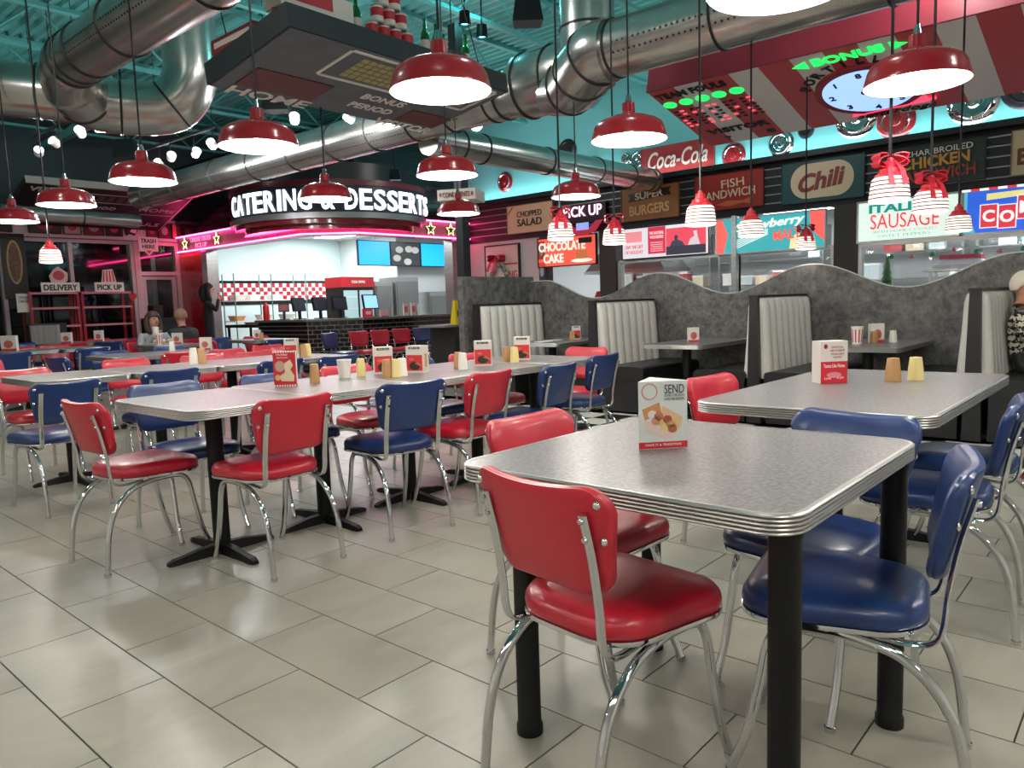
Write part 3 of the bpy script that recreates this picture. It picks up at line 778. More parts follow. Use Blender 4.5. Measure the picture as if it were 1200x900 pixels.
duct('big round duct descending from the upper centre to the left', catmull([(2.78,1.5,3.5),(2.78,4,3.5),(2.78,7.3,3.5),(2.78,7.8,3.46),(2.9,8.15,3.38)],4), .235, [2.0,3.6,5.0,5.75,6.0,6.15], [(2,5.7,(.1,.4))])
duct('duct elbow below the big duct curving up at the right', catmull([(2.9,8.1,3.4),(3.15,8.3,3.32),(3.5,8.2,3.3),(3.82,7.98,3.34),(3.97,7.86,3.6),(3.98,7.84,3.95),(3.98,7.84,5.1)],4), .27, [.25,.6,1.1,2.2])
duct('wide duct branch at the upper left edge', catmull([(1.2,9.6,3.25),(1.7,9.2,3.4),(2.3,8.8,3.42),(3.2,8.35,3.38)],4), .26, [.3,.9,1.4,1.9])
duct('small grey duct under the black scoreboard at the left', [(1.0,14.7,2.98),(6.3,14.9,2.95)], .13, [1.5,3.0,4.3])

# ================================================================== CEILING BOARDS
# dark hanging scoreboard
SBX0,SBX1,SBY0,SBY1,SBZ = 2.93,5.18,4.47,5.55,2.94
STILT = -.15
def topz(y): return SBZ+.165+(y-(SBY0+SBY1)/2)*math.tan(STILT)
t = thing('hanging_scoreboard','dark grey hanging scoreboard with home and visitor lettering, cans on top','scoreboard',((SBX0+SBX1)/2,(SBY0+SBY1)/2,SBZ),.03)
t.rotation_euler = (STILT,0,.03)
hw_,hd_ = (SBX1-SBX0)/2,(SBY1-SBY0)/2
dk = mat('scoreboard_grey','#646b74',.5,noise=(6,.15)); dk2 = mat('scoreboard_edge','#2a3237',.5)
MB().box(-hw_,hw_,-hd_,hd_,0,.16).build('case', dk2, t)
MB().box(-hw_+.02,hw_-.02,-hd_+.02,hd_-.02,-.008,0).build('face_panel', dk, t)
for x in (-hw_+.15,hw_-.15):
    for y in (-hd_+.15,hd_-.15): MB().cyl((x,y,.15),(x,y+.3,CEIL-.04-SBZ),.005,6).build('hanger', black_metal, t)
def under(parent, s, m, x, y, w, h, z=-.012):   # lettering on the underside, read looking up
    o = ob('lettering', text_mesh(s, m, w, h, .002, .02), parent); o.location = (x,y,z); o.rotation_euler = (PI,0,0); return o
lt = col('#f2efe8')
def uflat(parent, name, m, x0,x1,y0,y1,z0=-.016,z1=-.008): return MB().box(x0,x1,y0,y1,z0,z1).build(name,m,parent)
# text top points towards -Y (towards the camera); local frame rotated about x
under(t,'HOME',lt,-.62,.50,.72,.14); under(t,'BONUS',lt,.25,.12,.46,.1); under(t,'PERIOD',lt,.25,.30,.46,.1); under(t,'VISITOR',lt,.80,.50,.7,.13)
fr = MB()
for a in ((-.55,1.0,-.50,-.475),(-.55,1.0,-.06,-.035),(-.575,-.55,-.48,-.055),(1.0,1.025,-.48,-.055)): fr.box(*a,-.016,-.008)
fr.build('grille_frame', lt, t)
gl = mat('score_grille','#b8b27c',.5)
b = MB()
for i in range(9):
    for k in range(5): b.box(-.40+i*.075,-.34+i*.075,-.42+k*.066,-.37+k*.066,-.014,-.008)
tag(b.build('yellow_grille', gl, t), kind='stuff')
b = MB()
for i in range(6):
    for k in range(5): b.box(.62+i*.055,.66+i*.055,-.42+k*.066,-.37+k*.066,-.014,-.008)
tag(b.build('yellow_grille', gl, t), kind='stuff')
uflat(t,'home_score_window',mat('dark_red_window','#6e3c3f',.5),-.98,-.30,.08,.40); uflat(t,'visitor_score_window',mat('dark_red_window','#6e3c3f',.5),.62,1.1,.16,.40)
uflat(t,'clock_slot',black,.35,.5,-.3,-.2)
# things standing on the scoreboard
TOPZ = topz(4.64)
can_me = MB().lathe([(0,0),(.047,0),(.049,.004),(.047,.008),(.047,.122),(.049,.126),(.047,.13),(0,.13)],18).mesh('can_body', mat('tin','#b8b4ae',.35,.9), True, 30)
lab_me = MB().lathe([(.0478,.012),(.0482,.012),(.0482,.118),(.0478,.118)],18,closed=True).mesh('paper_label', col('#d8d0c8'), True, 30)
tom_me = MB().lathe([(.0483,.05),(.0488,.05),(.0488,.11),(.0483,.11)],18,closed=True).mesh('red_label_band', col('#b32430'), True, 30)
k = 0
rown = ['bottom','second','third','top']
for r_ in range(4):
    for i in range(4-r_):
        t = thing('tomato_can','food can, %s row of the can pyramid, %s from left' % (rown[r_],('first','second','third','fourth')[i]),'can',(3.78+(i+r_*.5)*.115, 4.62, TOPZ+r_*.131),0,'cans stacked on the dark scoreboard')
        ob('can_body',can_me,t); ob('paper_label',lab_me,t); ob('red_label_band',tom_me,t)
bot_me = MB().lathe([(0,0),(.034,0),(.036,.006),(.036,.15),(.03,.18),(.015,.215),(.0125,.27),(.015,.272),(.015,.285),(0,.285)],16).mesh('bottle_glass', mat('green_glass','#1f7a3c',.08,trans=.6), True, 35)
bl_me = MB().lathe([(.0363,.05),(.0368,.05),(.0368,.12),(.0363,.12)],16,closed=True).mesh('bottle_label', col('#c9b9ae'), True, 30)
for i,(x,y) in enumerate(((3.64,4.62),(4.32,4.62),(4.46,4.64),(4.66,4.76),(4.8,4.64),(4.88,4.72),(3.6,4.72))):
    t = thing('glass_bottle',('green bottle just left of the can pyramid','green bottle just right of the can pyramid','green bottle left of the small wooden crate','green bottle standing behind the small wooden crate','green bottle right of the small wooden crate','rightmost green bottle on the dark scoreboard','leftmost green bottle on the dark scoreboard')[i],'bottle',(x,y,TOPZ),0,'green bottles on the dark scoreboard')
    ob('bottle_glass',bot_me,t); ob('bottle_label',bl_me,t)
t = thing('bottle_crate','small dark wooden bottle crate on the dark scoreboard','crate',(4.66,4.64,TOPZ)); cr = col('#4a2f28',.6)
MB().box(-.09,.09,-.06,.06,0,.012).build('crate_bottom', cr, t)
for a in ((-.09,.09,-.06,-.05),(-.09,.09,.05,.06),(-.09,-.08,-.05,.05),(.08,.09,-.05,.05)): MB().box(*a,.012,.1).build('crate_side', cr, t)
t = thing('white_display_box','white box with a red logo standing on the dark scoreboard','box',(3.3,4.7,TOPZ+0.055))
MB().box(-.3,.3,-.1,.1,0,.16).build('box_body', col('#d8d4cc'), t); MB().box(-.18,.12,-.104,-.1,.05,.13).build('red_print', col('#b5303a'), t)
for s in (-.28,.28): MB().cyl((s,0,-.06),(s,0,0),.03,12).build('foot', col('#8c6a62'), t, True)
t = thing('red_white_carton','red and white carton at the left end of the dark scoreboard','box',(3.05,5.25,topz(5.25)+.03)); MB().box(-.06,.06,-.3,.3,0,.1).build('carton', col('#8a3430'), t); MB().box(-.064,-.06,-.25,.25,.03,.07).build('white_print', col('#d8cfc8'), t)
# striped hanging scoreboard
NX,NZ,FX_,FZ = 7.2,3.33,8.65,2.97
tilt = math.atan2(NZ-FZ,FX_-NX); LEN = math.hypot(FX_-NX,NZ-FZ)
t = thing('hanging_scoreboard','red and white striped hanging scoreboard with a lit blue clock','scoreboard')
# local: x -> -Y (viewer's right), y -> towards the camera edge (up in the picture), z -> out of the face (down)
ux = Vector((0,-1,0)); uy = Vector((NX-FX_,0,NZ-FZ)).normalized(); uz = ux.cross(uy)
cen = Vector(((NX+FX_)/2, 2.05,(NZ+FZ)/2)); HW = 2.25; HH = LEN/2
t.matrix_world = Matrix(((ux.x,uy.x,uz.x,cen.x),(ux.y,uy.y,uz.y,cen.y),(ux.z,uy.z,uz.z,cen.z),(0,0,0,1)))
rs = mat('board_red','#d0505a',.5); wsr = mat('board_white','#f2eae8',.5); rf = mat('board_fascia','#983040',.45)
MB().box(-HW,HW,-HH,HH,-.4,-.004).build('case', rf, t)
sw = 2*HW/15
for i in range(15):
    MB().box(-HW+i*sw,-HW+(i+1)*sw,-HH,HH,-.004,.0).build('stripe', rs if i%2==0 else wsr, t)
MB().box(-HW-.01,HW+.01,HH,HH+.02,-.42,.004).build('fascia', rf, t)
bl = col('#1a1517')
text(t,'TEAM FOULS',bl,-1.83,HH-.14,.78,.12,z=.006,bold=.03)
for i in range(5): poly(t,'green_lamp',green_led,ell(-2.17+i*.19,HH-.34,.075,.07,20),z=.006)
b = MB(); r2 = MB()
for i in range(5):
    for k in range(6):
        for j in range(2):
            q = (r2 if random.random() < .3 else b); x = -2.22+i*.19+j*.075; y = HH-.52-k*.075; q.box(x,x+.045,y-.016,y+.016,.0,.005)
tag(b.build('foul_marks', bl, t), kind='stuff'); tag(r2.build('lit_foul_marks', red_led, t), kind='stuff')
text(t,'VISITOR',bl,-1.75,-HH+.36,.72,.12,z=.006,bold=.03); text(t,'7',bl,-1.95,-HH+.14,.08,.1,z=.006,bold=.03); text(t,'8',bl,-1.45,-HH+.14,.1,.1,z=.006,bold=.03)
text(t,'BONUS',green_led,-.28,HH-.16,.62,.13,z=.006,bold=.03)
poly(t,'green_arrow',green_led,[(-.78,HH-.17),(-.64,HH-.1),(-.64,HH-.24)],z=.006); poly(t,'green_arrow',green_led,[(.22,HH-.17),(.08,HH-.1),(.08,HH-.24)],z=.006)
ccx,ccy,cr_ = -.28,-.1,.42
MB().prism(ell(ccx,ccy,cr_+.07,cr_+.07,48),0,.03).build('clock_rim', col('#9c2a38'), t, True, 40)
poly(t,'clock_face',clock_glow,ell(ccx,ccy,cr_,cr_,48),z=.034)
for i,s in enumerate(('8','7','6','5','4','3','2','1')):
    a = PI/2-i*2*PI/8; text(t,s,bl,ccx+.34*math.cos(a),ccy+.34*math.sin(a),None,.085,z=.037,name='numeral',bold=.02)
poly(t,'clock_hub',bl,ell(ccx,ccy,.07,.06,16),z=.04)
S_ = "PORTILLO'S"
for i,ch in enumerate(S_):
    a = PI*.86-i*PI*.72/(len(S_)-1); o = text(t,ch,bl,ccx+.58*math.cos(a),ccy+.56*math.sin(a),None,.11 if ch != "'" else .04,z=.006,name='letter',bold=.03,rot=a-PI/2)
text(t,'Softerdogs',bl,-.18,-HH+.08,.75,.13,z=.008,shear=.4,bold=.01)
MB().tube([(-.56,-HH+.17,.02),(-.28,-HH+.2,.02),(.22,-HH+.24,.02)],.014,6).build('red_neon_stroke', mat('red_neon','#ff2a4a',.4,emit=3), t)
poly(t,'green_lamp',green_led,ell(1.75,HH-.3,.09,.075,20),z=.006)
for k in range(5): flat(t,'red_mark',red_led,1.66,1.8,HH-.5-k*.09,HH-.45-k*.09,z=.006)
# black tilted scoreboard at the window wall
t = thing('tilted_scoreboard','black tilted scoreboard with visitor lettering above the dark windows','scoreboard')
p1 = Vector((6.0,14.95,3.52)); p2 = Vector((6.0,16.7,2.98))
ux = Vector((1,0,0)); uy = (p1-p2).normalized(); uz = ux.cross(uy); cen = (p1+p2)/2; HH2 = (p1-p2).length/2; HW2 = 1.5
t.matrix_world = Matrix(((ux.x,uy.x,uz.x,cen.x),(ux.y,uy.y,uz.y,cen.y),(ux.z,uy.z,uz.z,cen.z),(0,0,0,1)))
MB().box(-HW2,HW2,-HH2,HH2,-.12,0).build('case', col('#1b1c1f',.5), t); MB().box(-HW2-.02,HW2+.02,HH2,HH2+.03,-.1,.03).build('white_top_edge', col('#a8a59f'), t)
lg = col('#b9b7b4')
text(t,'VISITOR',lg,-1.0,HH2-.25,.8,.17,z=.004,bold=.03); text(t,'PLAYER',lg,.0,-.3,.8,.15,z=.004); text(t,'FOULS',lg,1.0,-HH2+.3,.7,.15,z=.004); text(t,'PERIOD',lg,-.05,.05,.6,.12,z=.004); text(t,'HOME',lg,1.05,.1,.7,.15,z=.004)
b = MB()
for a in ((-.45,.9,.62,.64),(-.45,.9,.27,.29),(-.46,-.44,.28,.63),(.89,.91,.28,.63),(-1.45,1.45,-.14,-.125),(1.46,1.475,-HH2,HH2)): b.box(*a,0,.005)
b.build('white_lines', lg, t)
for i in range(7): flat(t,'score_window',col('#4b4a48'),-.4+i*.18,-.27+i*.18,.33,.58,z=.006)
# track spotlights
def spot(x,y,z_,label,aim):
    t = thing('track_spotlight',label,'spotlight',(x,y,z_),aim,'small white track spotlights')
    MB().lathe([(.02,0),(.05,.0),(.055,.02),(.06,.10),(.058,.105),(.05,.10)],16).build('head', white_plastic, t, True).rotation_euler = (1.15,0,0)
    MB().lathe([(0,.085),(.052,.09)],16).build('lamp_face', mat('spot_glow','#eefcff',.4,emit=9), t).rotation_euler = (1.15,0,0)
    (point('lamp_light',(0,0,-.12),26,.06,(.96,.98,1),t) if int(x*10)%2 == 0 else None); MB().cyl((0,0,.02),(0,0,.23),.009,6).build('stem', black_metal, t); MB().cyl((0,0,.23),(0,0,CEIL-.04-z_),.004,5).build('hanger', black_metal, t)
SPL = ['leftmost spotlight on the left light track','second spotlight from the left on the left light track','third spotlight from the left on the left light track','rightmost spotlight on the left light track','leftmost spotlight on the right light track','second spotlight on the right light track','middle spotlight on the right light track','fourth spotlight on the right light track','rightmost spotlight on the right light track','spotlight just below the home lettering','spotlight below the visitor lettering','spotlight beside the lamp below the dark scoreboard']
SP = [(45,176),(68,165),(95,153),(116,146),(168,194),(188,190),(200,182),(228,177),(250,167),(345,137),(413,135),(316,152)]
for i,(px,py) in enumerate(SP):
    x,y = onz(px,py,3.35+.0*i); spot(x,y,3.3,SPL[i],YAW-PI/2+random.uniform(-.8,.8))
x0_,y0_ = onz(40,176,3.35); x1_,y1_ = onz(122,146,3.35); tr = MB().tube([(x0_,y0_,3.53),(x1_,y1_,3.53)],.02,6).build('light_track', black_metal); tag(tr,'left black track carrying spotlights','light track')
x0_,y0_ = onz(160,194,3.35); x1_,y1_ = onz(255,165,3.35); tr = MB().tube([(x0_,y0_,3.53),(x1_,y1_,3.53)],.02,6).build('light_track', black_metal); tag(tr,'right black track carrying spotlights','light track')
# loudspeakers hanging from the roof
def speaker(px,py,z_,label,s=1):
    x,y = onz(px,py,z_); t = thing('hanging_loudspeaker',label,'loudspeaker',(x,y,z_),YAW-PI/2)
    MB().loft([[(-.16*s,-.12*s,-.14*s),(.16*s,-.12*s,-.14*s),(.14*s,.12*s,-.14*s),(-.14*s,.12*s,-.14*s)],[(-.12*s,-.06*s,.14*s),(.12*s,-.06*s,.14*s),(.11*s,.12*s,.14*s),(-.11*s,.12*s,.14*s)]]).build('cabinet', black_plastic, t)
    MB().cyl((0,0,.14*s),(0,0,CEIL-.04-z_),.012,6).build('bracket', black_metal, t)
speaker(324,117,3.7,'black loudspeaker hanging beside the dark scoreboard'); speaker(618,12,4.2,'black loudspeaker hanging at the top centre'); speaker(148,175,3.6,'black loudspeaker hanging below the big duct'); speaker(463,205,3.3,'small black loudspeaker above the lit letters',.6)
# blue-green spot glow under the deck
for i,(px,py) in enumerate(((565,45),(545,30))):
    x,y = onz(px,py,4.3); t = thing('stage_light','cyan stage light under the roof, %s one' % ('right','left')[i],'stage light',(x,y,4.3))
    MB().lathe([(0,.16),(.06,.15),(.07,0),(.062,0),(.05,.12),(0,.13)],14).build('can', black_metal, t, True); MB().lathe([(0,.03),(.06,.03)],14).build('lamp_face', mat('cyan_glow','#5ff2ff',.4,emit=10), t); MB().cyl((0,0,.15),(0,0,CEIL-.04-4.3),.01,6).build('stem', black_metal, t)
    point('lamp_light',(0,0,.25),6,.05,(.2,.95,1),t)
# ================================================================== MENU WALL SIGNS
def onwall(y0, y1, z0, z1, x=MW-.06): return frame_menu((x,(y0+y1)/2,(z0+z1)/2)), abs(y0-y1), z1-z0
def wsign(label, y0, y1, z0, z1, m, frame=None, x=MW-.06, d=.04, name='wall_sign', cat='sign', group='signs on the menu wall'):
    M,w_,h_ = onwall(y0,y1,z0,z1,x); return board(name,label,M,w_,h_,d,m,cat,group,frame), w_, h_
ink = col('#231f1e'); cream = col('#e3c9a8'); wh = col('#f0ece4')
t,w_,h_ = wsign('tan wall sign reading chopped salad',8.93,10.07,2.53,3.06,col('#d8b18c'),(.012,col('#8a6a50')))
text(t,'CHOPPED',ink,.0,.09,.62,.11,bold=.0); text(t,'SALAD',ink,.0,-.07,.62,.14,bold=.01); poly(t,'corner_stripe',ink,[(-w_/2+.02,h_/2-.14),(-w_/2+.02,h_/2-.16),(-w_/2+.16,h_/2-.02),(-w_/2+.14,h_/2-.02)])
t = thing('neon_sign','glowing pick up neon sign with red bow frame','sign',group='signs on the menu wall'); t.matrix_world = frame_menu((MW-.12,8.2,2.72))
MB().box(-.5,.5,-.14,.2,-.06,-.02).build('backing', col('#231216'), t)
text(t,'PICK UP',mat('pink_tube','#ffc0dc',.4,emit=1.8),0,.07,.86,.19,z=.0,bold=.015)
poly(t,'red_arrow_frame',col('#c02a45',.4,.4),[(-.45,-.12),(-.3,-.3),(-.12,-.36),(.12,-.36),(.3,-.3),(.45,-.12),(.3,-.12),(.12,-.26),(-.12,-.26),(-.3,-.12)],z=.0)
flat(t,'small_screen',col('#8f9be0',.4,.8),-.14,.14,-.27,-.14,z=.004)
t,w_,h_ = wsign('brown wall sign reading super burgers',6.27,7.39,2.52,3.06,col('#9a5f34'),(.012,col('#6d4426')))
poly(t,'banner',ink,[(-.42,.05),(.42,.1),(.38,.17),(.42,.23),(-.42,.18),(-.38,.12)]); text(t,'SUPER',cream,0,.14,.55,.12,z=.016,bold=.02,rot=.05); text(t,'BURGERS',col('#d9a56e'),0,-.1,.78,.17,bold=.03,rot=.03)
t,w_,h_ = wsign('red wall sign reading fish sandwich',4.83,5.97,2.54,3.09,col('#a02620'),(.012,col('#6d1a18')))
text(t,'FISH',cream,.08,.12,.38,.13,bold=.01,rot=.05); text(t,'SANDWICH',cream,.0,-.04,.9,.13,bold=.01,rot=.03); poly(t,'fish_outline',col('#c4622e'),[(-.2,-.2),(0,-.15),(.25,-.17),(.4,-.12),(.38,-.2),(.4,-.24),(.25,-.2),(0,-.24)])
t,w_,h_ = wsign('teal wall sign with a cream rounded panel reading chili',3.37,4.53,2.51,3.1,col('#1d4d50'),(.012,col('#16383a')))
poly(t,'cream_panel',cream,rrect(.9,.5,.24,8)); text(t,'Chili',col('#8a2f2a'),0,0,.68,.26,z=.018,bold=.03,shear=.3,rot=.12)
t,w_,h_ = wsign('dark green wall sign reading char-broiled chicken sandwich',1.91,3.06,2.56,3.08,col('#25332c'),(.012,col('#1b241f')))
text(t,'CHAR-BROILED',wh,.04,.17,.8,.075,bold=.0,rot=.03); text(t,'CHICKEN',col('#e09a3e'),.0,.04,.82,.15,bold=.03,rot=.03); text(t,'SANDWICH',col('#a8402e'),.02,-.13,.92,.15,bold=.03,rot=.03)
t,w_,h_ = wsign('cream wall sign cut by the right edge of the picture',.4,1.62,2.55,3.09,col('#d9bf98'),(.012,col('#8a6a50')))
text(t,'BEEF',col('#7a3a24'),-.3,-.05,.5,.2,bold=.03)
t,w_,h_ = wsign('red script soda sign on the turquoise wall',5.65,6.97,3.26,3.68,col('#a02a2c'),(.015,col('#7c3a38')))
text(t,'Coca-Cola',col('#e2d2c6'),.02,.0,1.1,.28,bold=.01,shear=.35)
# lit menu screens
def scr(h, e=.7): return col(h,.35,e)
t,w_,h_ = wsign('lit orange-red screen reading chocolate cake',7.96,9.3,1.84,2.36,scr('#ee5a48'),(.02,black),name='menu_screen',cat='screen',group='lit menu screens')
text(t,'CHOCOLATE',scr('#fff0dc'),-.1,.1,1.1,.17,bold=.03); text(t,'CAKE',scr('#fff0dc'),-.3,-.12,.48,.17,bold=.03)
poly(t,'cake_slice',scr('#b86a3c'),[(.22,-.16),(.5,-.16),(.5,.0),(.22,.0)],z=.014); poly(t,'plate',scr('#fff2e0'),ell(.36,-.19,.24,.035,20),z=.013); flat(t,'black_sticker',black,.3,.6,.12,.22,z=.02)
def screenset():
    t,w_,h_ = wsign('wide lit menu screen with white and red pages',5.74,7.38,1.87,2.38,scr('#d9d6dc',.7),(.02,black),name='menu_screen',cat='screen',group='lit menu screens')
    text(t,'GIVE THE GIFT',scr('#c24a52'),-.58,-.06,.36,.06,z=.014); text(t,'OF HOLIDAY',scr('#c24a52'),-.58,-.15,.36,.06,z=.014); flat(t,'page_photo',scr('#e88a92'),-.78,-.42,.02,.2,z=.013)
    flat(t,'red_page',scr('#c82a44'),-.3,.04,-.2,.25,z=.013); text(t,'THE NATURAL',scr('#ffd9dc'),-.13,.15,.28,.05,z=.016); text(t,'WONDERS',scr('#ffd9dc'),-.13,.08,.26,.05,z=.016)
    for k in range(5): flat(t,'text_line',scr('#f5a8b0'),-.25,-.01,-.02-k*.035,-.005-k*.035,z=.016)
    flat(t,'pink_page',scr('#e8485c'),.05,.78,-.2,.2,z=.013); flat(t,'page_header',scr('#e6dfe4'),.05,.78,.2,.25,z=.013); flat(t,'dark_footer',scr('#3b3a4c',.3),.05,.78,-.24,-.1,z=.016)
    poly(t,'figure_print',scr('#4a4a66',.3),[(.12,-.1),(.16,-.02),(.22,.0),(.2,.05),(.23,.09),(.28,.07),(.27,.0),(.36,-.03),(.4,-.1)],z=.017); poly(t,'figure_print',scr('#d8c4c8'),[(.46,-.1),(.5,.0),(.58,.04),(.56,.12),(.62,.13),(.64,.02),(.68,-.1)],z=.017)
screenset()
t,w_,h_ = wsign('lit teal and coral screen reading strawberry malt',3.9,5.6,1.84,2.37,scr('#3aa6ac'),(.02,steel),name='menu_screen',cat='screen',group='lit menu screens')
poly(t,'coral_corner',scr('#f5625a'),[(-w_/2,h_/2),(-w_/2,-h_/2),(-w_/2+.12,-h_/2),(-w_/2+.2,.02),(-w_/2+.1,h_/2)],z=.005); poly(t,'coral_corner',scr('#f5625a'),[(w_/2,h_/2),(w_/2-.22,h_/2),(w_/2-.2,0),(w_/2,-.18)],z=.005)
text(t,'Strawberry',scr('#fff0e6'),.02,.13,1.1,.17,z=.014,bold=.02,shear=.3,rot=.06); text(t,'MALT',scr('#f5625a'),.3,-.04,.42,.15,z=.014,bold=.03,rot=.04)
for k in range(5): poly(t,'speed_line',scr('#fff6ec'),[(-.5,-.2+k*.03),(-.5,-.19+k*.03),(.0,-.01+k*.02),(.0,-.02+k*.02)],z=.013)
poly(t,'malt_glass',scr('#f3e2a8'),[(.34,-.26),(.36,-.1),(.44,-.05),(.62,-.05),(.7,-.1),(.72,-.26)],z=.016)
MB().box(MW-.1,MW,5.25,5.33,1.1,2.42).build('trim_7', steel)['kind'] = 'structure'
t,w_,h_ = wsign('lit pale screen reading italian sausage',2.15,3.43,1.87,2.4,scr('#dff0e6'),(.025,steel),name='menu_screen',cat='screen',group='lit menu screens')
text(t,'ITALIAN',scr('#1d8a80'),-.05,.17,.9,.12,z=.014,bold=.04); text(t,'SAUSAGE',scr('#e0444c'),-.05,-.01,.86,.2,z=.014,bold=.0); text(t,'WITH HOME-COOKED',scr('#9ab0a8',.5),-.05,-.15,.8,.04,z=.014); text(t,'SWEET PEPPERS',scr('#9ab0a8',.5),-.05,-.21,.66,.04,z=.014)
t,w_,h_ = wsign('lit blue screen reading combo in red squares',-.3,2.15,1.87,2.4,scr('#2f62d8'),(.025,steel),name='menu_screen',cat='screen',group='lit menu screens')
poly(t,'teal_edge',scr('#54b8c8'),[(-w_/2,.26),(-w_/2+.06,.26),(-w_/2+.06,0),(-w_/2+.16,-.26),(-w_/2,-.26)],z=.005); poly(t,'yellow_stripe',scr('#e8dc8c'),[(-.95,.14),(-.95,.22),(.5,.26),(.5,.22)],z=.006)
for i,(ch,dy) in enumerate(zip('COMBO',(-.08,-.1,.0,-.02,.05))):
    x = -.92+i*.2; flat(t,'white_square',scr('#ffffff'),x-.1,x+.1,dy-.13,dy+.17,z=.012); flat(t,'red_square',scr('#d93a48'),x-.09,x+.09,dy-.12,dy+.16,z=.015); text(t,ch,scr('#ffffff'),x,dy+.02,None,.15,z=.018,bold=.03,name='letter')
for i in range(12): flat(t,'awning_stripe',scr('#e23a48') if i%2 else scr('#ffffff'),-w_/2+i*.1,-w_/2+i*.1+.1,h_/2-.0,h_/2+.03,z=.03)
# framed picture with a wreath
t,w_,h_ = wsign('framed pinkish poster beside the black post',9.82,10.7,1.35,2.32,col('#d9b9b0'),(.025,ink),name='framed_poster',cat='poster')
text(t,'NG',col('#c23c3c'),.3,-.1,.22,.16); flat(t,'red_stripe',col('#c23c3c'),.05,.42,.1,.13)
t = thing('christmas_wreath','frosted wreath with a dark red bow before the framed poster','wreath'); t.matrix_world = frame_menu((MW-.075,10.33,1.72))
b = MB(); random.seed(3)
for i in range(150):
    a = random.uniform(0,2*PI); r_ = .2+random.uniform(-.07,.07); p = Vector((r_*math.cos(a),r_*math.sin(a),random.uniform(0,.07))); d = Vector((random.uniform(-1,1),random.uniform(-1,1),random.uniform(.2,1))).normalized()*.1
    b.tube([p,p+d],[.01,.002],4)
b.build('needles', col('#d4d8d0'), t)
b = MB(); b.tube([(.2*math.cos(2*PI*k/20),.2*math.sin(2*PI*k/20),.02) for k in range(21)],.035,6); b.build('ring', col('#5e6a58'), t)
o = ob('bow', bow_me, t); o.location = (0,.34,.06); o.rotation_euler = (-PI/2,0,0); o.scale = (1.9,1.9,1.9)
for i,(y,z_) in enumerate(((9.22,2.15),(9.22,1.75))):
    t,w2,h2 = wsign('small dark poster beside the cake screen, %s one' % ('upper','lower')[i],9.14,9.3,z_-.17,z_+.17,col('#3a3f48'),name='small_poster',cat='poster'); poly(t,'print',col('#b0b4bc'),ell(0,0,.05,.1,12))
# hubcaps on the turquoise wall
HB = [(10.15,3.57,.2,'red'),(9.0,3.62,.1,'c'),(8.59,3.93,.22,'k'),(7.3,3.6,.11,'c'),(7.06,3.55,.17,'c'),(5.33,3.36,.2,'red'),(4.58,3.42,.2,'c'),(4.2,3.55,.12,'k'),(3.5,3.6,.28,'c'),(2.98,3.47,.25,'red'),(2.07,3.55,.3,'c'),(1.5,3.62,.28,'k'),(8.0,3.62,.14,'c')]
HBL = ['red hubcap above the chopped salad sign','tiny chrome hubcap left of the dark speaker ring','dark round speaker ring above the pick up neon','small chrome hubcap left of the soda sign','chrome hubcap touching the soda sign','red disc right of the soda sign','chrome hubcap above the chili sign','small dark hubcap right of the chili sign top','large ribbed chrome hubcap above the chicken sign','large red hubcap under the striped board clock','large chrome hubcap right of the red one','dark hubcap at the right edge of the picture','chrome hubcap above the neon pick up sign']
for i,(y,z_,R,c) in enumerate(HB):
    t = thing('hubcap',HBL[i],'hubcap',group='hubcaps on the turquoise wall'); t.matrix_world = frame_menu((MW-.01,y,z_))
    m_ = {'red':mat('red_hub','#8e1c24',.2,coat=.6),'c':chrome,'k':mat('dark_hub','#222226',.3)}[c]
    MB().lathe([(0,.05),(R*.25,.045),(R*.3,.03),(R*.6,.04),(R*.85,.03),(R,.0),(R*.95,-.005)],28).build('disc', m_, t, True, 30)
    MB().lathe([(R*.62,.038),(R*.66,.05),(R*.72,.046),(R*.74,.03)],28).build('ring', chrome if c != 'k' else m_, t, True, 40)
# black post and condiments sign
PX,PY = 6.70,6.64
tag(MB().box(PX-.06,PX+.06,PY-.06,PY+.06,0,CEIL-.7).build('trim_8', black), kind='structure')
t = thing('hanging_sign','white condiments box sign on the black post','sign',(PX,PY,2.42),YAW-PI/2-.25)
MB().box(-.24,.24,-.2,.2,0,.13).build('box', col('#d8d2c8'), t)
o = text(t,'CONDIMENTS',col('#7a2f2c'),0,0,.34,.06); o.location = (0,-.204,.065); o.rotation_euler = (PI/2,0,0)
for s in (-.2,.2): o = MB().prism([(-.008,-.02),(.008,-.02),(.012,.01),(0,.035),(-.012,.01)],0,.003).build('red_pepper_mark', col('#b02a2c'), t); o.location = (s,-.201,.065); o.rotation_euler = (PI/2,0,0)
t = thing('condiment_stand','dark waste and condiment stand beside the black post','cabinet',(7.6,7.8,0),.0)
MB().box(-.22,.3,-.25,.25,0,.86).build('cabinet', col('#2e2c2d',.4), t); MB().box(-.42,.32,-.27,.27,.86,.89).build('top', col('#8a8480',.3), t)
t = thing('wet_floor_sign','yellow folded floor sign by the condiment stand','sign',(8.05,8.1,.89)); MB().loft([[(-.1,-.06,0),(.1,-.06,0),(.1,.06,0),(-.1,.06,0)],[(-.07,-.02,.34),(.07,-.02,.34),(.07,.02,.34),(-.07,.02,.34)]]).build('yellow_body', col('#e0c31a',.4), t); MB().box(-.05,.05,-.052,-.045,.1,.2).build('black_mark', ink, t)
t.location = (7.75,7.85,.89)

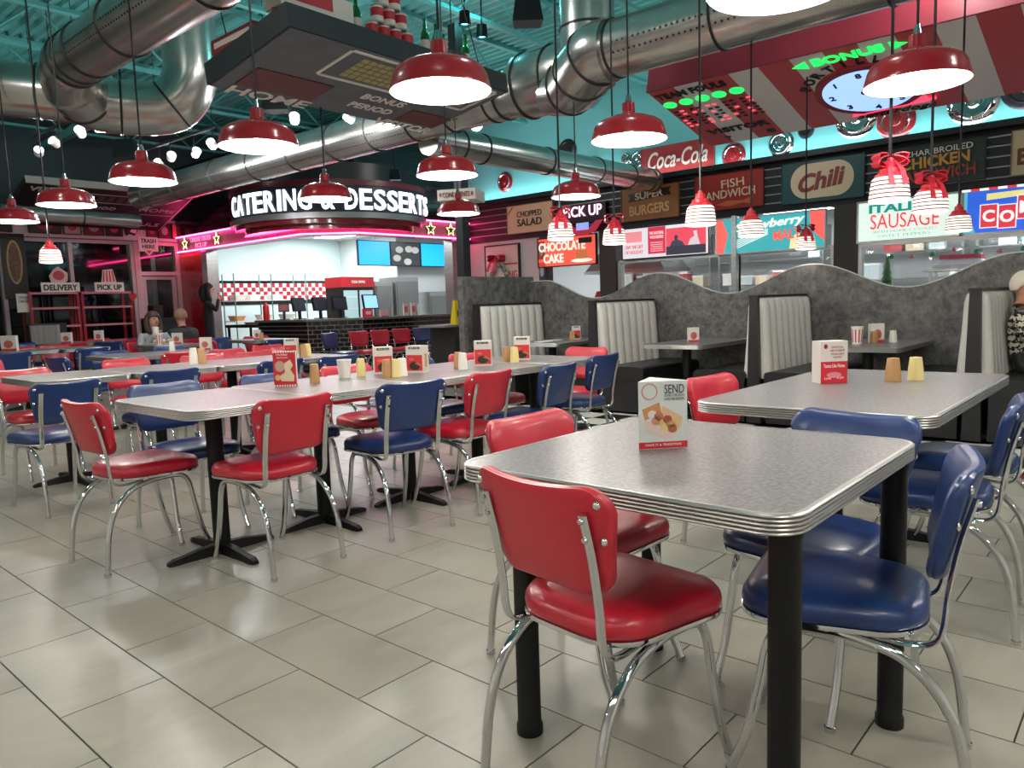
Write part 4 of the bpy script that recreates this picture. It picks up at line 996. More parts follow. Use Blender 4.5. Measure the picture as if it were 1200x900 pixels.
# ================================================================== KITCHEN BEHIND THE MENU WALL
for i,(y0,y1) in enumerate(((.2,2.4),(2.6,4.6),(4.8,6.8),(7.0,8.8))):
    t = thing('kitchen_shelf','steel kitchen shelf with goods, %s behind the menu wall' % ('rightmost','second from right','second from left','leftmost')[i],'shelf',(14.2,0,0),0,'kitchen shelves')
    for z_ in (.9,1.35,1.8,2.2): MB().box(-.2,.2,y0,y1,z_,z_+.02).build('shelf_board', steel, t)
    for y in (y0,y1): MB().box(-.2,.2,y-.015,y+.015,0,2.4).build('upright', steel, t)
cols = ['#b9c6c8','#d8a8a8','#8fa6a2','#e0ded6','#c43c40','#6d7f8c','#d9cfae','#3f5a58']
random.seed(11)
for i in range(26):
    y = .35+i*.33; z_ = random.choice((1.37,1.37,1.82)); h_ = random.uniform(.15,.32); w2 = random.uniform(.09,.15)
    if any(abs(y-q) < w2+.02 for q in (2.5,4.7,6.9)): continue
    t = thing('kitchen_carton','lidded carton among the goods on the kitchen shelves','carton',(14.15,y,z_),0,'goods on the kitchen shelves')
    c_ = random.choice(cols)
    MB().box(-.12,.12,-w2,w2,0,h_*.85).build('body', col(c_), t); MB().box(-.125,.125,-w2-.005,w2+.005,h_*.85,h_).build('lid', col('#e6e4de'), t)
t = thing('range_hood','steel extraction hood in the kitchen','hood',(13.2,8.2,0)); MB().loft([[(-.5,-.9,1.75),(.5,-.9,1.75),(.5,.9,1.75),(-.5,.9,1.75)],[(-.3,-.5,2.3),(.3,-.5,2.3),(.3,.5,2.3),(-.3,.5,2.3)],[(-.3,-.5,2.6),(.3,-.5,2.6),(.3,.5,2.6),(-.3,.5,2.6)]]).build('hood_body', steel, t); MB().box(-.52,.52,-.92,.92,1.69,1.75).build('hood_rim', steel, t)
t = thing('soft_pillow_stack','folded red and white cloths seen through the right kitchen pane','cloth',(12.6,2.35,1.45)); MB().loft([[(-.15,-.32,0),(.15,-.32,0),(.15,.32,0),(-.15,.32,0)],[(-.18,-.36,.06),(.18,-.36,.06),(.18,.36,.06),(-.18,.36,.06)],[(-.1,-.2,.16),(.1,-.2,.16),(.1,.2,.16),(-.1,.2,.16)]]).build('white_cloth', col('#e2dcd8'), t, True); MB().box(-.14,.14,-.26,.26,.14,.2).build('red_cloth', col('#c23a4a'), t)
tag(MB().box(12.35,12.85,1.9,2.8,1.42,1.45).box(12.4,12.43,2.0,2.03,0,1.42).box(12.4,12.43,2.7,2.73,0,1.42).box(12.78,12.81,2.0,2.03,0,1.42).box(12.78,12.81,2.7,2.73,0,1.42).build('steel_side_table',steel),'steel kitchen table carrying the cloths','table')
t = thing('small_fir_tree','small green fir tree behind the right kitchen pane','tree',(11.85,3.15,1.14)); b = MB()
for k in range(4): b.lathe([(.02,.12+k*.09+.12),(.11-k*.02,.12+k*.09-.04),(.02,.12+k*.09)],12)
b.build('branches', col('#2f6a34'), t); MB().cyl((0,0,0),(0,0,.15),.015,8).build('trunk', col('#4a3424'), t)
t = thing('garland','string of green and pink baubles across the right kitchen pane','garland'); P = [(11.62,3.3-.26*k,1.72-.05*math.sin(PI*(k%4)/4)) for k in range(11)]
MB().tube(P,.006,5).build('string', wh, t)
for k in range(1,10): MB().sphere((P[k][0],P[k][1],P[k][2]-.04),.035,10,7).build('bauble', col('#2f9a6a') if k%2 else col('#d8808c'), t, True)

# ================================================================== CATERING ROOM
# drum with lit letters
DC = Vector((9.07,12.57)); DR = 1.89
t = thing('drum_sign','curved drum sign with big lit white letters over the catering counter','sign')
def ring(r0,r1,z0,z1,name,m,seg=96):
    b = MB(); 
    a0,a1 = math.radians(150),math.radians(300); n_ = 60; ro = []
    for i in range(n_+1):
        a = a0+(a1-a0)*i/n_; c_,s_ = math.cos(a),math.sin(a)
        ro.append([(DC.x+r0*c_,DC.y+r0*s_,z0),(DC.x+r1*c_,DC.y+r1*s_,z0),(DC.x+r1*c_,DC.y+r1*s_,z1),(DC.x+r0*c_,DC.y+r0*s_,z1)])
    b.loft(ro); return b.build(name, m, t, True, 40)
ring(1.0,DR,2.83,3.3,'drum_wall',col('#1d2028',.4)); ring(1.0,DR+.03,2.74,2.84,'silver_band',mat('satin_silver','#a9a4a6',.35,.7)); ring(1.0,DR-.06,2.66,2.75,'red_soffit',mat('gloss_red_soffit','#8e1626',.15,coat=.5)); ring(1.0,DR-.22,2.58,2.67,'red_soffit_step',mat('gloss_red_soffit','#8e1626',.15,coat=.5)); ring(1.0,DR+.02,3.3,3.4,'red_cap',col('#6e1826',.3)); ring(1.0,DR-.3,3.4,3.75,'dark_drum_top',col('#1a1318',.4))
S_ = 'CATERING & DESSERTS'; th0 = .9457+PI
adv = [.13 if ch == ' ' else (.13 if ch == 'I' else .266) for ch in S_]; tot = sum(adv); acc = 0
for ch,ad in zip(S_,adv):
    mid = acc+ad/2; acc += ad
    if ch == ' ': continue
    a = th0+(mid-tot/2)/(DR+.02)
    me = text_mesh(ch, white_letter, .23 if ch != 'I' else .075, .36, .01, .02)
    o = ob('letter', me, t); n_ = Vector((math.cos(a),math.sin(a),0)); ux = Vector((-n_.y,n_.x,0))
    p = Vector((DC.x,DC.y,3.06))+n_*(DR+.02)
    o.matrix_local = Matrix(((ux.x,0,n_.x,p.x),(ux.y,0,n_.y,p.y),(ux.z,1,n_.z,p.z),(0,0,0,1)))
# neon strips along the fascia
def neon(pts,z_,label,m=pinkwhite_neon,r=.014):
    o = MB().tube([(p[0],p[1],z_) for p in pts],r,6).build('neon_tube', m); tag(o,label,'neon tube','pink neon tubes'); return o
neon([(7.84,16.7),(7.84,11.87)],2.52,'pink neon tube along the lower left of the catering header'); neon([(7.84,11.86),(8.57,11.14)],2.52,'pink neon tube along the lower corner of the catering header'); neon([(8.58,11.14),(11.45,11.14)],2.52,'pink neon tube along the lower right of the catering header')
neon([(7.84,16.7),(7.84,13.6)],2.84,'pink neon tube above the left pair of stars'); neon([(10.15,11.14),(11.45,11.14)],2.84,'pink neon tube above the right pair of stars')
def starsign(M, label):
    t = thing('star_neon',label,'neon sign',group='green-yellow neon stars'); t.matrix_world = M
    P = star(0,0,.13,.055)
    MB().tube([(x,y,.02) for x,y in P+P[:1]],.009,5).build('star_tube', yellow_neon, t); MB().prism(star(0,0,.15,.07),-.01,0).build('backing', col('#2a3326'), t)
MXf = lambda p: frame_menu(p)
for y,l in ((16.3,'neon star left of the order pick up letters'),(14.9,'neon star right of the order pick up letters')): starsign(frame_menu((7.86,y,2.68)),l)
for x,l in ((10.35,'left neon star beside the black post'),(10.9,'right neon star beside the black post')): starsign(frame_win((x,11.16,2.68)),l)
t = thing('pickup_letters','pink order pick up lettering between two neon stars','sign'); t.matrix_world = frame_menu((7.87,15.6,2.68))
text(t,'ONLINE ORDER',mat('pink_dim','#ff7ab0',.4,emit=1.2),0,.06,.9,.1,z=.02); text(t,'PICK UP',mat('pink_dim','#ff7ab0',.4,emit=1.2),0,-.07,.5,.1,z=.02)
# counter with black brick face
KP = [(7.9,13.6),(7.9,11.9),(8.6,11.2),(11.2,11.2)]
t = thing('catering_counter','black brick catering counter with a steel top','counter')
b = MB(); wallstrip(b,KP,0,.95,.5,1); b.build('body', col('#8f8c87',.6), t)
b = MB(); wallstrip(b,[(7.82,13.6),(7.82,11.86),(8.57,11.12),(11.2,11.12)],.95,.99,.66,1); b.build('counter_top', mat('grey_stone_top','#6a6866',.25), t)
b = MB()
for (p,q) in zip(KP[:-1],KP[1:]):
    p,q = Vector(p),Vector(q); d = (q-p); L = d.length; d.normalize(); nrm = Vector((d.y,-d.x)); z_ = 0; r_ = 0
    while z_ < .94:
        s = -.08 if r_%2 else 0
        while s < L-.001:
            s0,s1 = max(s,0)+.007,min(s+.16,L)-.007
            if s1-s0 > .01:
                c0,c1 = p+d*s0,p+d*s1; M_ = [c0+nrm*.012,c1+nrm*.012,c1,c0]
                b.add([(v.x,v.y,z_+.007) for v in M_]+[(v.x,v.y,z_+.072) for v in M_],[(0,1,2,3),(4,7,6,5),(0,4,5,1),(1,5,6,2),(3,7,4,0)])
            s += .16
        z_ += .079; r_ += 1
tag(b.build('black_bricks', mat('black_brick_tile','#0d0d0f',.12,coat=.5), t), kind='stuff')
# things on / behind the counter
def monitor(x,y,z_,rz,label,w2=.36,h2=.26,m=None,tilt=-.15):
    t = thing('till_monitor',label,'monitor',(x,y,z_),rz,'till monitors on the catering counter')
    MB().box(-.1,.1,-.08,.08,0,.015).build('stand_foot', black_plastic, t); MB().box(-.025,.025,-.02,.02,.015,.16).build('stand', black_plastic, t)
    o = MB().box(-w2/2,w2/2,-.02,.015,0,h2).build('housing', black_plastic, t); o.location = (0,0,.15); o.rotation_euler = (tilt,0,0)
    o = MB().box(-w2/2+.02,w2/2-.02,-.023,-.02,.02,h2-.02).build('screen', m or col('#3a4650',.2), t); o.location = (0,0,.15); o.rotation_euler = (tilt,0,0)
monitor(8.2,12.6,.99,.3,'dark slanted till monitor at the left of the catering counter'); monitor(8.5,12.35,.99,.2,'till monitor beside the dark slanted one'); monitor(8.85,12.2,.99,.1,'raised till monitor in the middle of the group'); monitor(9.25,11.75,.99,.2,'till monitor with a bright blue screen',.42,.28,col('#8fd2f5',.3,.9))
monitor(8.05,12.9,.99,-.5,'small red-backed card terminal on the catering counter',.2,.16,col('#a0343e',.3))
t = thing('red_sign_stand','red sign stand on the catering counter','sign',(9.0,11.55,.99),.3); MB().box(-.14,.14,-.02,.02,0,.16).build('red_card', col('#c2222e',.4,.2), t); MB().box(-.09,.09,-.024,-.02,.05,.11).build('white_print', wh, t)
t = thing('card_holder','pale card holder on the catering counter','card holder',(9.35,11.5,.99),.2); MB().box(-.12,.12,-.02,.02,0,.13).build('card', col('#e0b9b9'), t); MB().box(-.08,.08,-.06,.06,-.0,.01).build('foot', black_plastic, t)
for i,x in enumerate((9.95,10.15)):
    t = thing('leaflet_stand','leaflet stand before the drinks fridge, %s one' % ('left','right')[i],'leaflets',(x,11.55,.99),.2); MB().box(-.07,.07,-.015,.015,0,.24).build('leaflet', col('#d8c9c4'), t); MB().box(-.05,.05,-.018,-.015,.06,.18).build('print', col('#c0705e'), t)
t = thing('drinks_fridge','glass drinks fridge with a red header behind the catering counter','fridge',(10.22,13.4,0)); MB().box(-.42,.42,0,.6,0,1.62).build('cabinet', black_plastic, t); MB().box(-.43,.43,-.02,.6,1.62,1.84).build('header', col('#b8242e',.4,.1), t); text(t,'COOL DRINKS',wh,0,0,.36,.06).matrix_local = Matrix(((1,0,0,0),(0,0,-1,-.03),(0,1,0,1.73),(0,0,0,1)))
for s in (-1,1):
    MB().box(s*.21-.18,s*.21+.18,-.015,0,.15,1.55).build('glass_door', col('#9fc4c6',.1,.35), t)
    for z_ in (.55,.85,1.15,1.4): MB().box(s*.21-.17,s*.21+.17,-.018,-.015,z_,z_+.02).build('shelf_edge', wh, t)
for i,(x,m_) in enumerate(((11.2,scr('#1f9be8',1.2)),(12.15,scr('#3a3b40',.5)),(13.1,scr('#1f9be8',1.2)))):
    t = thing('overhead_screen',('left blue overhead screen in the catering room','overhead menu screen with food drawings','right blue overhead screen in the catering room')[i],'screen',group='overhead screens in the catering room'); t.matrix_world = frame_win((x,14.0,2.42))
    MB().box(-.47,.47,-.29,.29,-.05,0).build('housing', black, t); flat(t,'display',m_,-.45,.45,-.27,.27,z=.004)
    if i == 1:
        for k,(ex,ey) in enumerate(((-.2,.1),(-.28,-.1),(.05,-.18),(.3,.1),(.1,.12))): poly(t,'food_drawing',scr('#b9b7b2',.4),ell(ex,ey,.12,.08,12),z=.008)
    MB().cyl((0,.3,-.03),(0,.52,-.03),.015,6).build('hanger', steel, t)
for i,(x0_,x1_,zt,l) in enumerate(((10.85,11.35,1.75,'steel cabinet right of the drinks fridge'),(11.45,12.15,1.85,'wide steel cabinet in the catering room'),(12.5,13.6,1.5,'low steel bench in the catering room'))):
    t = thing('steel_cabinet',l,'cabinet',(0,13.6,0)); MB().box(x0_,x1_,0,.6,0,zt).build('body', steel, t); MB().box(x0_+.03,x1_-.03,-.02,0,.1,zt-.1).build('door', mat('steel_door','#9a9c9b',.35,1), t); MB().box(x1_-.1,x1_-.07,-.05,-.02,zt*.5,zt*.5+.3).build('handle', chrome, t)
t = thing('wire_rack','white wire rack behind the left opening of the catering room','shelf',(9.3,15.6,0))
for x in (-.9,.0,.9):
    for y in (-.25,.25): MB().cyl((x,y,0),(x,y,2.0),.014,8).build('upright', col('#5c8a80',.4), t)
for z_ in (.5,.95,1.4): MB().box(-.92,.92,-.26,.26,z_,z_+.025).build('shelf', wh, t)
for i,(x,z_,c_) in enumerate(((8.6,1.425,'#d8d4cc'),(8.95,1.425,'#efe9e2'),(9.5,1.425,'#cfd6d4'),(8.55,.975,'#d09a5c'),(9.2,.975,'#e4e0d8'),(9.8,.975,'#b9c2c0'))):
    t = thing('food_tray',('grey','cream','pale blue','orange','white','blue-grey')[i]+' food tub on the white wire rack','tub',(x,15.6,z_),0,'tubs on the wire rack'); MB().loft([[(-.1,-.12,0),(.1,-.12,0),(.1,.12,0),(-.1,.12,0)],[(-.13,-.15,.1),(.13,-.15,.1),(.13,.15,.1),(-.13,.15,.1)]]).build('tub', col(c_), t); MB().box(-.135,.135,-.155,.155,.1,.115).build('lid', col('#f0eee8'), t)
t = thing('low_table','dark low table in the opening of the catering room','table',(8.35,14.4,0)); MB().box(-.35,.25,-.8,.7,.84,.9).build('top', black_metal, t)
for x in (-.3,.2):
    for y in (-.75,.65): MB().box(x-.02,x+.02,y-.02,y+.02,0,.84).build('leg', black_metal, t)
t = thing('flat_pan','tan flat pan on the dark low table','pan',(8.25,14.4,.9)); MB().lathe([(0,0),(.14,0),(.2,.05),(.19,.05),(.13,.01),(0,.01)],20).build('pan_bowl', col('#b8a888'), t, True); MB().box(.18,.34,-.012,.012,.035,.05).build('handle', black_plastic, t)
t = thing('fire_extinguisher','red fire extinguisher at the end of the catering counter','extinguisher',(7.98,13.42,.99)); MB().lathe([(0,0),(.06,0),(.062,.01),(.062,.26),(.04,.31),(.015,.33),(.015,.36),(0,.36)],16).build('cylinder', mat('ext_red','#c3111c',.3), t, True); MB().box(-.05,.03,-.012,.012,.355,.375).build('lever', black_plastic, t)

# ================================================================== WINDOW WALL FITTINGS
def wwall(label, x0, x1, z0, z1, m, name='wall_picture', cat='picture', y=WW-.05, frame=None, group='pictures above the windows'):
    return board(name,label,frame_win(((x0+x1)/2,y,(z0+z1)/2)),x1-x0,z1-z0,.03,m,cat,group,frame)
PIC = [(5.0,5.55,'#4a3f2c','dark olive'),(6.0,6.35,'#7a2a2e','deep red'),(6.42,6.72,'#2a2226','black'),(7.5,7.75,'#4a2026','maroon'),(7.25,7.45,'#6a2a30','reddish'),(7.8,8.04,'#d8705c','coral'),(3.9,4.7,'#3b2f28','dark brown'),(2.8,3.6,'#4a4438','grey'),(5.62,5.92,'#b8aaa2','pale')]
for i,(a,b_,c_,nm) in enumerate(PIC):
    t = wwall('%s framed picture in the strip above the dark windows' % nm,a,b_,2.84,3.14,col(c_),frame=(.015,ink)); poly(t,'print',col('#a89a8c' if i%2 else '#b04a48'),ell(0,0,(b_-a)*.28,.09,14),z=.006)
t = thing('wall_guitar','black and white electric guitar in the strip above the windows','guitar'); t.matrix_world = frame_win((6.98,WW-.06,2.98))
MB().prism([(-.2,-.02),(-.16,.1),(-.06,.09),(.0,.13),(.06,.08),(.06,-.03),(.0,-.12),(-.1,-.09),(-.17,-.13)],-.04,0).build('body', ink, t); MB().prism([(-.1,-.05),(-.04,.04),(.02,.07),(.05,.02),(.02,-.08)],0,.006).build('pickguard', wh, t); MB().box(.04,.34,.005,.035,-.01,.012).build('neck', col('#8a6a48'), t); MB().box(.34,.42,-.005,.05,-.01,.01).build('headstock', ink, t)
t = thing('oval_sign','dark banner with a gold oval picture at the left window','sign'); t.matrix_world = frame_win((4.68,WW-.12,2.17)); MB().box(-.2,.2,-.62,.62,-.02,0).build('banner', col('#1d1614'), t); poly(t,'gold_oval',col('#a08a58'),ell(0,.08,.13,.42,28),z=.008); poly(t,'oval_picture',mat('oval_print','#5c4428',.5,noise=(16,.6)),ell(0,.08,.10,.37,28),z=.012)
def trashsign():
    t = thing('trash_sign','hanging trash here arrow sign before the door transom','sign'); t.matrix_world = frame_win((7.08,16.35,2.6))
    MB().prism([(-.2,.2),(-.2,-.1),(-.08,-.1),(0,-.2),(.08,-.1),(.2,-.1),(.2,.2)],-.02,0).build('panel', col('#e6d6d0'), t); text(t,'TRASH',ink,0,.12,.32,.09,z=.003,bold=.02); text(t,'HERE',ink,0,.0,.26,.08,z=.003,bold=.02); poly(t,'red_arrow',col('#c0323a'),[(-.05,-.08),(.05,-.08),(0,-.15)],z=.003)
    for s in (-.15,.15): MB().cyl((s,.2,-.01),(s,CEIL-.04-2.6,-.01),.003,5).build('hanger', black, t)
trashsign()
# red pick-up rack with signs
rr = mat('red_rack','#8e1a24',.35)
for j,(x0_,x1_,l) in enumerate(((4.62,5.42,'left red metal pick up rack before the dark windows'),(5.5,6.4,'right red metal pick up rack before the dark windows'))):
    t = thing('pickup_rack',l,'rack',(0,16.0,0),0,'red pick up racks')
    for x in (x0_,x1_):
        for y in (-.2,.2): MB().box(x-.025,x+.025,y-.025,y+.025,0,1.66).build('upright', rr, t)
    for z_ in (.3,.68,1.0,1.34,1.62): MB().box(x0_,x1_,-.22,.22,z_,z_+.025).build('shelf', rr, t); MB().box(x0_,x1_,-.23,-.22,z_-.01,z_+.03).build('shelf_lip', col('#b8737a'), t)
t = thing('delivery_sign','white delivery sign with a red food bag picture on the left rack','sign'); t.matrix_world = frame_win((5.15,15.8,1.65)); MB().box(-.33,.33,0,.18,-.02,0).build('panel', col('#e0d8cc'), t); text(t,'DELIVERY',ink,0,.085,.58,.11,z=.003,bold=.03); MB().prism([(-.15,.18),(-.18,.3),(-.1,.42),(-.02,.48),(.06,.42),(.14,.36),(.13,.22),(.09,.18)],-.02,0).build('bag_picture', col('#d8b4ac'), t); poly(t,'red_print',col('#c04048'),ell(-.02,.31,.1,.09,14),z=.004)
t = thing('pickup_sign','white pick up sign with a striped fries picture on the right rack','sign'); t.matrix_world = frame_win((6.02,15.8,1.65)); MB().box(-.27,.27,0,.18,-.02,0).build('panel', col('#e0d8cc'), t); text(t,'PICK UP',ink,0,.085,.46,.11,z=.003,bold=.03); MB().prism([(-.14,.18),(-.1,.42),(.08,.44),(.14,.18)],-.02,0).build('fries_picture', col('#e6c9c4'), t)
for k in range(4): poly(t,'red_stripe',col('#c8363e'),[(-.12+k*.065,.19),(-.09+k*.05,.41),(-.07+k*.05,.41),(-.09+k*.065,.19)],z=.004)
t = thing('heart_ornament','red heart ornament hanging on the right rack','ornament',(6.42,15.76,1.52)); o = MB().prism([(0,-.08),(.08,.02),(.07,.08),(.03,.09),(0,.06),(-.03,.09),(-.07,.08),(-.08,.02)],-.02,.02).build('heart', col('#a01626'), t); o.rotation_euler = (PI/2,0,0); MB().cyl((0,0,.06),(0,0,.12),.004,5).build('loop', black, t)
t = thing('notice_card','white online order notice beside the left rack','notice'); t.matrix_world = frame_win((4.55,15.9,1.46)); MB().box(-.12,.12,-.17,.17,-.015,0).build('card', col('#d8d0c8'), t); text(t,'ONLINE',ink,0,.1,.18,.05,z=.003); text(t,'ORDER',ink,0,.03,.18,.05,z=.003); flat(t,'red_margin',col('#b02a34'),.1,.12,-.17,.1,z=.004); MB().cyl((0,-.17,-.01),(0,-1.46,-.01),.012,6).build('stand', black_metal, t)
t = thing('booth_bench','grey tufted booth end before the left rack','booth',(4.45,14.6,0)); 
for k in range(5): MB().loft([[(-.22+k*.09,0,.0),(-.22+k*.09+.045,-.03,.0),(-.22+k*.09+.09,0,.0)],[(-.22+k*.09,0,1.05),(-.22+k*.09+.045,-.03,1.05),(-.22+k*.09+.09,0,1.05)]]).build('tufted_channel', col('#8f8b86',.4), t)
MB().box(-.24,.34,0,.2,0,1.08).build('frame', booth_black, t)
t = thing('waste_cabinet','black waste cabinet beside the glass door','cabinet',(6.85,15.6,0)); MB().box(-.25,.35,-.3,.3,0,1.1).build('body', black_plastic, t); MB().box(-.2,-.02,-.25,.05,1.1,1.36).build('tray_stack', black_plastic, t); MB().box(-.15,.25,-.31,-.3,.7,.95).build('flap', col('#2a2a2c',.3), t)
# ================================================================== THINGS ON THE TABLES
FACE = YAW-PI/2
def at_face(o, x, y, z_, rx=PI/2): o.location = (x,y,z_); o.rotation_euler = (rx,0,0); return o
def ftext(parent, s, m, x, z_, w, h, y, bold=0): return at_face(ob('lettering', text_mesh(s,m,w,h,.0006,bold), parent), x, y, z_)
def fpoly(parent, name, m, pts, y, t_=.0012):
    o = MB().prism(pts,0,t_).build(name,m,parent); o.rotation_euler = (PI/2,0,0); o.location = (0,y,0); return o
TZ = .761
card = col('#dcdad2',.5)
# big tent on the nearest table
t = thing('table_tent','three-sided menu tent reading send on the nearest table','table tent',(1.80,1.055,TZ),FACE+.12)
MB().prism([(-.068,-.04),(.068,-.04),(0,.075)],0,.185).build('card_body', col('#cfd6d2',.5), t)
ftext(t,'SEND',ink,.032,.163,.055,.024,-.0405,.0); ftext(t,'SOME CHICAGO',col('#5a5f5f'),.032,.146,.055,.007,-.0405); ftext(t,'LOVE THIS SEASON',col('#5a5f5f'),.032,.136,.055,.007,-.0405)
o = MB().lathe([(.020,0),(.022,0),(.022,.001),(.020,.001)],28,closed=True).build('round_stamp', col('#c8605c'), t); at_face(o,-.037,-.0402,.158)
fpoly(t,'red_strip',col('#c4212e'),[(-.068,.002),(.068,.002),(.068,.02),(-.068,.02)],-.0395); ftext(t,'MAKE IT A TRADITION',wh,.0,.012,.1,.006,-.0413)
fpoly(t,'tray_lid',col('#c98a58'),[(-.058,.11),(-.01,.128),(-.005,.1),(-.05,.08)],-.0394); fpoly(t,'tray_back',col('#d8b489'),[(.0,.118),(.055,.085),(.045,.055),(-.01,.09)],-.0393)
fpoly(t,'tray',col('#dcc4bc'),[(-.055,.085),(-.045,.05),(.005,.026),(.03,.03),(.055,.07),(.02,.06),(.0,.05),(-.03,.07)],-.0392)
for i,(x,z_,c_) in enumerate(((-.03,.095,'#e6dcd6'),(-.012,.09,'#b8654a'),(-.02,.078,'#c98a66'),(.0,.072,'#d8b070'),(.012,.08,'#a8483c'),(.022,.066,'#c9a060'),(.006,.058,'#e0c48c'),(.026,.055,'#b05a48'))):
    fpoly(t,'food_print',col(c_),ell(x,z_,.013,.012,10),-.0400)
# box-shaped menu cards
def menubox(x,y,z_,rz,label,w=.115,h=.165,d=.08,style=0):
    t = thing('menu_box',label,'menu card',(x,y,z_),rz,'menu cards on the tables')
    MB().box(-w/2,w/2,-d/2,d/2,0,h).build('card_body', col('#d9d2ca'), t); f = -d/2+.0002
    if style == 0:
        fpoly(t,'red_panel',col('#c02a30'),[(-w/2+.004,.012),(w/2-.004,.012),(w/2-.004,h*.66),(-w/2+.004,h*.66)],f); fpoly(t,'title_bar',ink,[(-w/2+.02,h*.88),(w/2-.02,h*.88),(w/2-.02,h*.96),(-w/2+.02,h*.96)],f); ftext(t,'NEW CHILI',wh,0,h*.92,w*.5,.007,f-.0013)
        fpoly(t,'dark_food_print',col('#2c2422'),ell(.0,h*.25,w*.32,h*.16,14),f-.0005); fpoly(t,'bread_print',col('#a86a4a'),[(.02,h*.4),(.05,h*.28),(.05,h*.22),(.0,h*.34)],f-.0008); fpoly(t,'bun_print',col('#cf5a4e'),ell(-.02,h*.5,w*.16,h*.06,10),f-.0005)
        o = MB().box(0,.001,-d/2+.004,d/2-.004,.01,h-.01).build('side_panel', col('#c9c6b8'), t); o.location = (w/2,0,0); o = MB().box(.001,.0016,-d*.2,d*.2,h*.2,h*.7).build('side_print', col('#b88a5c'), t); o.location = (w/2,0,0)
    elif style == 1:
        fpoly(t,'red_panel',col('#c2202e'),[(-w/2,.0),(w/2,.0),(w/2,h*.52),(-w/2,h*.52)],f); ftext(t,'DIGITAL',col('#b0545a'),.015,h*.86,w*.45,.009,f-.001); ftext(t,'GIFT CARDS',col('#b0545a'),.015,h*.78,w*.55,.009,f-.001); ftext(t,'AVAILABLE',col('#b0545a'),.015,h*.7,w*.5,.009,f-.001); ftext(t,'NOW!',col('#b0545a'),.015,h*.62,w*.3,.009,f-.001)
        fpoly(t,'red_dot',col('#8e1a26'),ell(-w*.32,h*.88,.009,.011,12),f); ftext(t,'Tastes Like Home',wh,0,h*.42,w*.8,.016,f-.0013,.01); fpoly(t,'print_cluster',col('#dc8a90'),ell(0,h*.2,w*.28,h*.07,14),f-.0006); ftext(t,'Love',wh,-.03,h*.13,w*.24,.012,f-.0013); ftext(t,'& gifts',wh,.03,h*.13,w*.26,.012,f-.0013)
        o = MB().box(0,.001,-d/2,d/2,.0,h).build('side_panel', col('#c5cdca'), t); o.location = (w/2,0,0); o = MB().box(.001,.0016,-d*.25,d*.25,h*.15,h*.6).build('side_print', col('#b8a07c'), t); o.location = (w/2,0,0)
    elif style == 2:
        fpoly(t,'red_panel',col('#c2202e'),[(-w/2,0),(w/2,0),(w/2,h),(-w/2,h)],f); ftext(t,'Holiday',wh,-.01,h*.9,w*.5,.012,f-.0013,.01); ftext(t,'TREATS FOR ALL',wh,-.01,h*.82,w*.5,.007,f-.0013)
        fpoly(t,'cookie_print',col('#b9a088'),ell(-.025,h*.58,.026,.03,14),f-.0006); fpoly(t,'cream_print',col('#dcc9a8'),[(.0,h*.66),(.03,h*.76),(.045,h*.6),(.03,h*.48),(.05,h*.3),(.045,h*.14),(-.02,h*.16),(-.03,h*.3),(.0,h*.4)],f-.0007); fpoly(t,'ring_print',col('#dcb070'),ell(-.038,h*.26,.016,.016,12),f-.0008)
        for k in range(9): fpoly(t,'white_tooth',wh,[(-w/2+k*w/9,h-.008),(-w/2+(k+.6)*w/9,h-.008),(-w/2+(k+.6)*w/9,h),(-w/2+k*w/9,h)],f-.0006)
        for k in range(9): fpoly(t,'white_tooth',wh,[(-w/2+k*w/9,0),(-w/2+(k+.6)*w/9,0),(-w/2+(k+.6)*w/9,.01),(-w/2+k*w/9,.01)],f-.0006)
    else:
        fpoly(t,'print',col('#b8604e'),ell(0,h*.45,w*.3,h*.25,12),f); fpoly(t,'red_foot',col('#c04048'),[(-w/2,0),(w/2,0),(w/2,h*.16),(-w/2,h*.16)],f)
    return t
menubox(3.50,1.165,TZ,FACE+.1,'white and red gift card box on the long table before the booths',.125,.19,.08,1)
menubox(2.22,3.58,TZ,FACE+.05,'tall red menu card on the second front-row table',.12,.19,.03,2)
menubox(2.95,3.66,TZ,FACE+.25,'left of two menu boxes standing close together in the front row')
menubox(3.10,3.51,TZ,FACE-.35,'right of two menu boxes standing close together in the front row')
menubox(3.62,3.44,TZ,FACE-.05,'menu box on the fourth front-row table')
menubox(4.09,3.5,TZ,FACE-.1,'menu box on the last front-row table')
menubox(3.62,5.72,TZ,FACE,'menu box on the right end of the second row',.11,.165,.07)
menubox(4.02,8.05,TZ,FACE,'pale menu card on the third row',.12,.14,.05,3); menubox(5.78,10.0,TZ,FACE,'pale menu card on the lone far table',.1,.14,.05,3)
menubox(4.35,13.3,TZ,FACE,'left pale menu card on the last tables',.16,.17,.05,3); menubox(4.85,13.35,TZ,FACE,'right pale menu card on the last tables',.14,.18,.05,3); menubox(3.02,11.3,TZ,FACE,'round-picture menu card at the left edge',.2,.2,.05,3); menubox(4.72,10.25,TZ,FACE,'green menu card on the table of the seated woman',.13,.15,.05,3)
menubox(6.95,3.66,TZ-.05,FACE,'small menu card on the middle booth table',.11,.15,.05,3); menubox(7.15,1.98,TZ-.05,FACE,'menu card beside the striped cup on the right booth table',.12,.17,.05,3); menubox(7.25,5.35,TZ-.05,FACE,'menu card on the left booth table',.1,.16,.05,0)
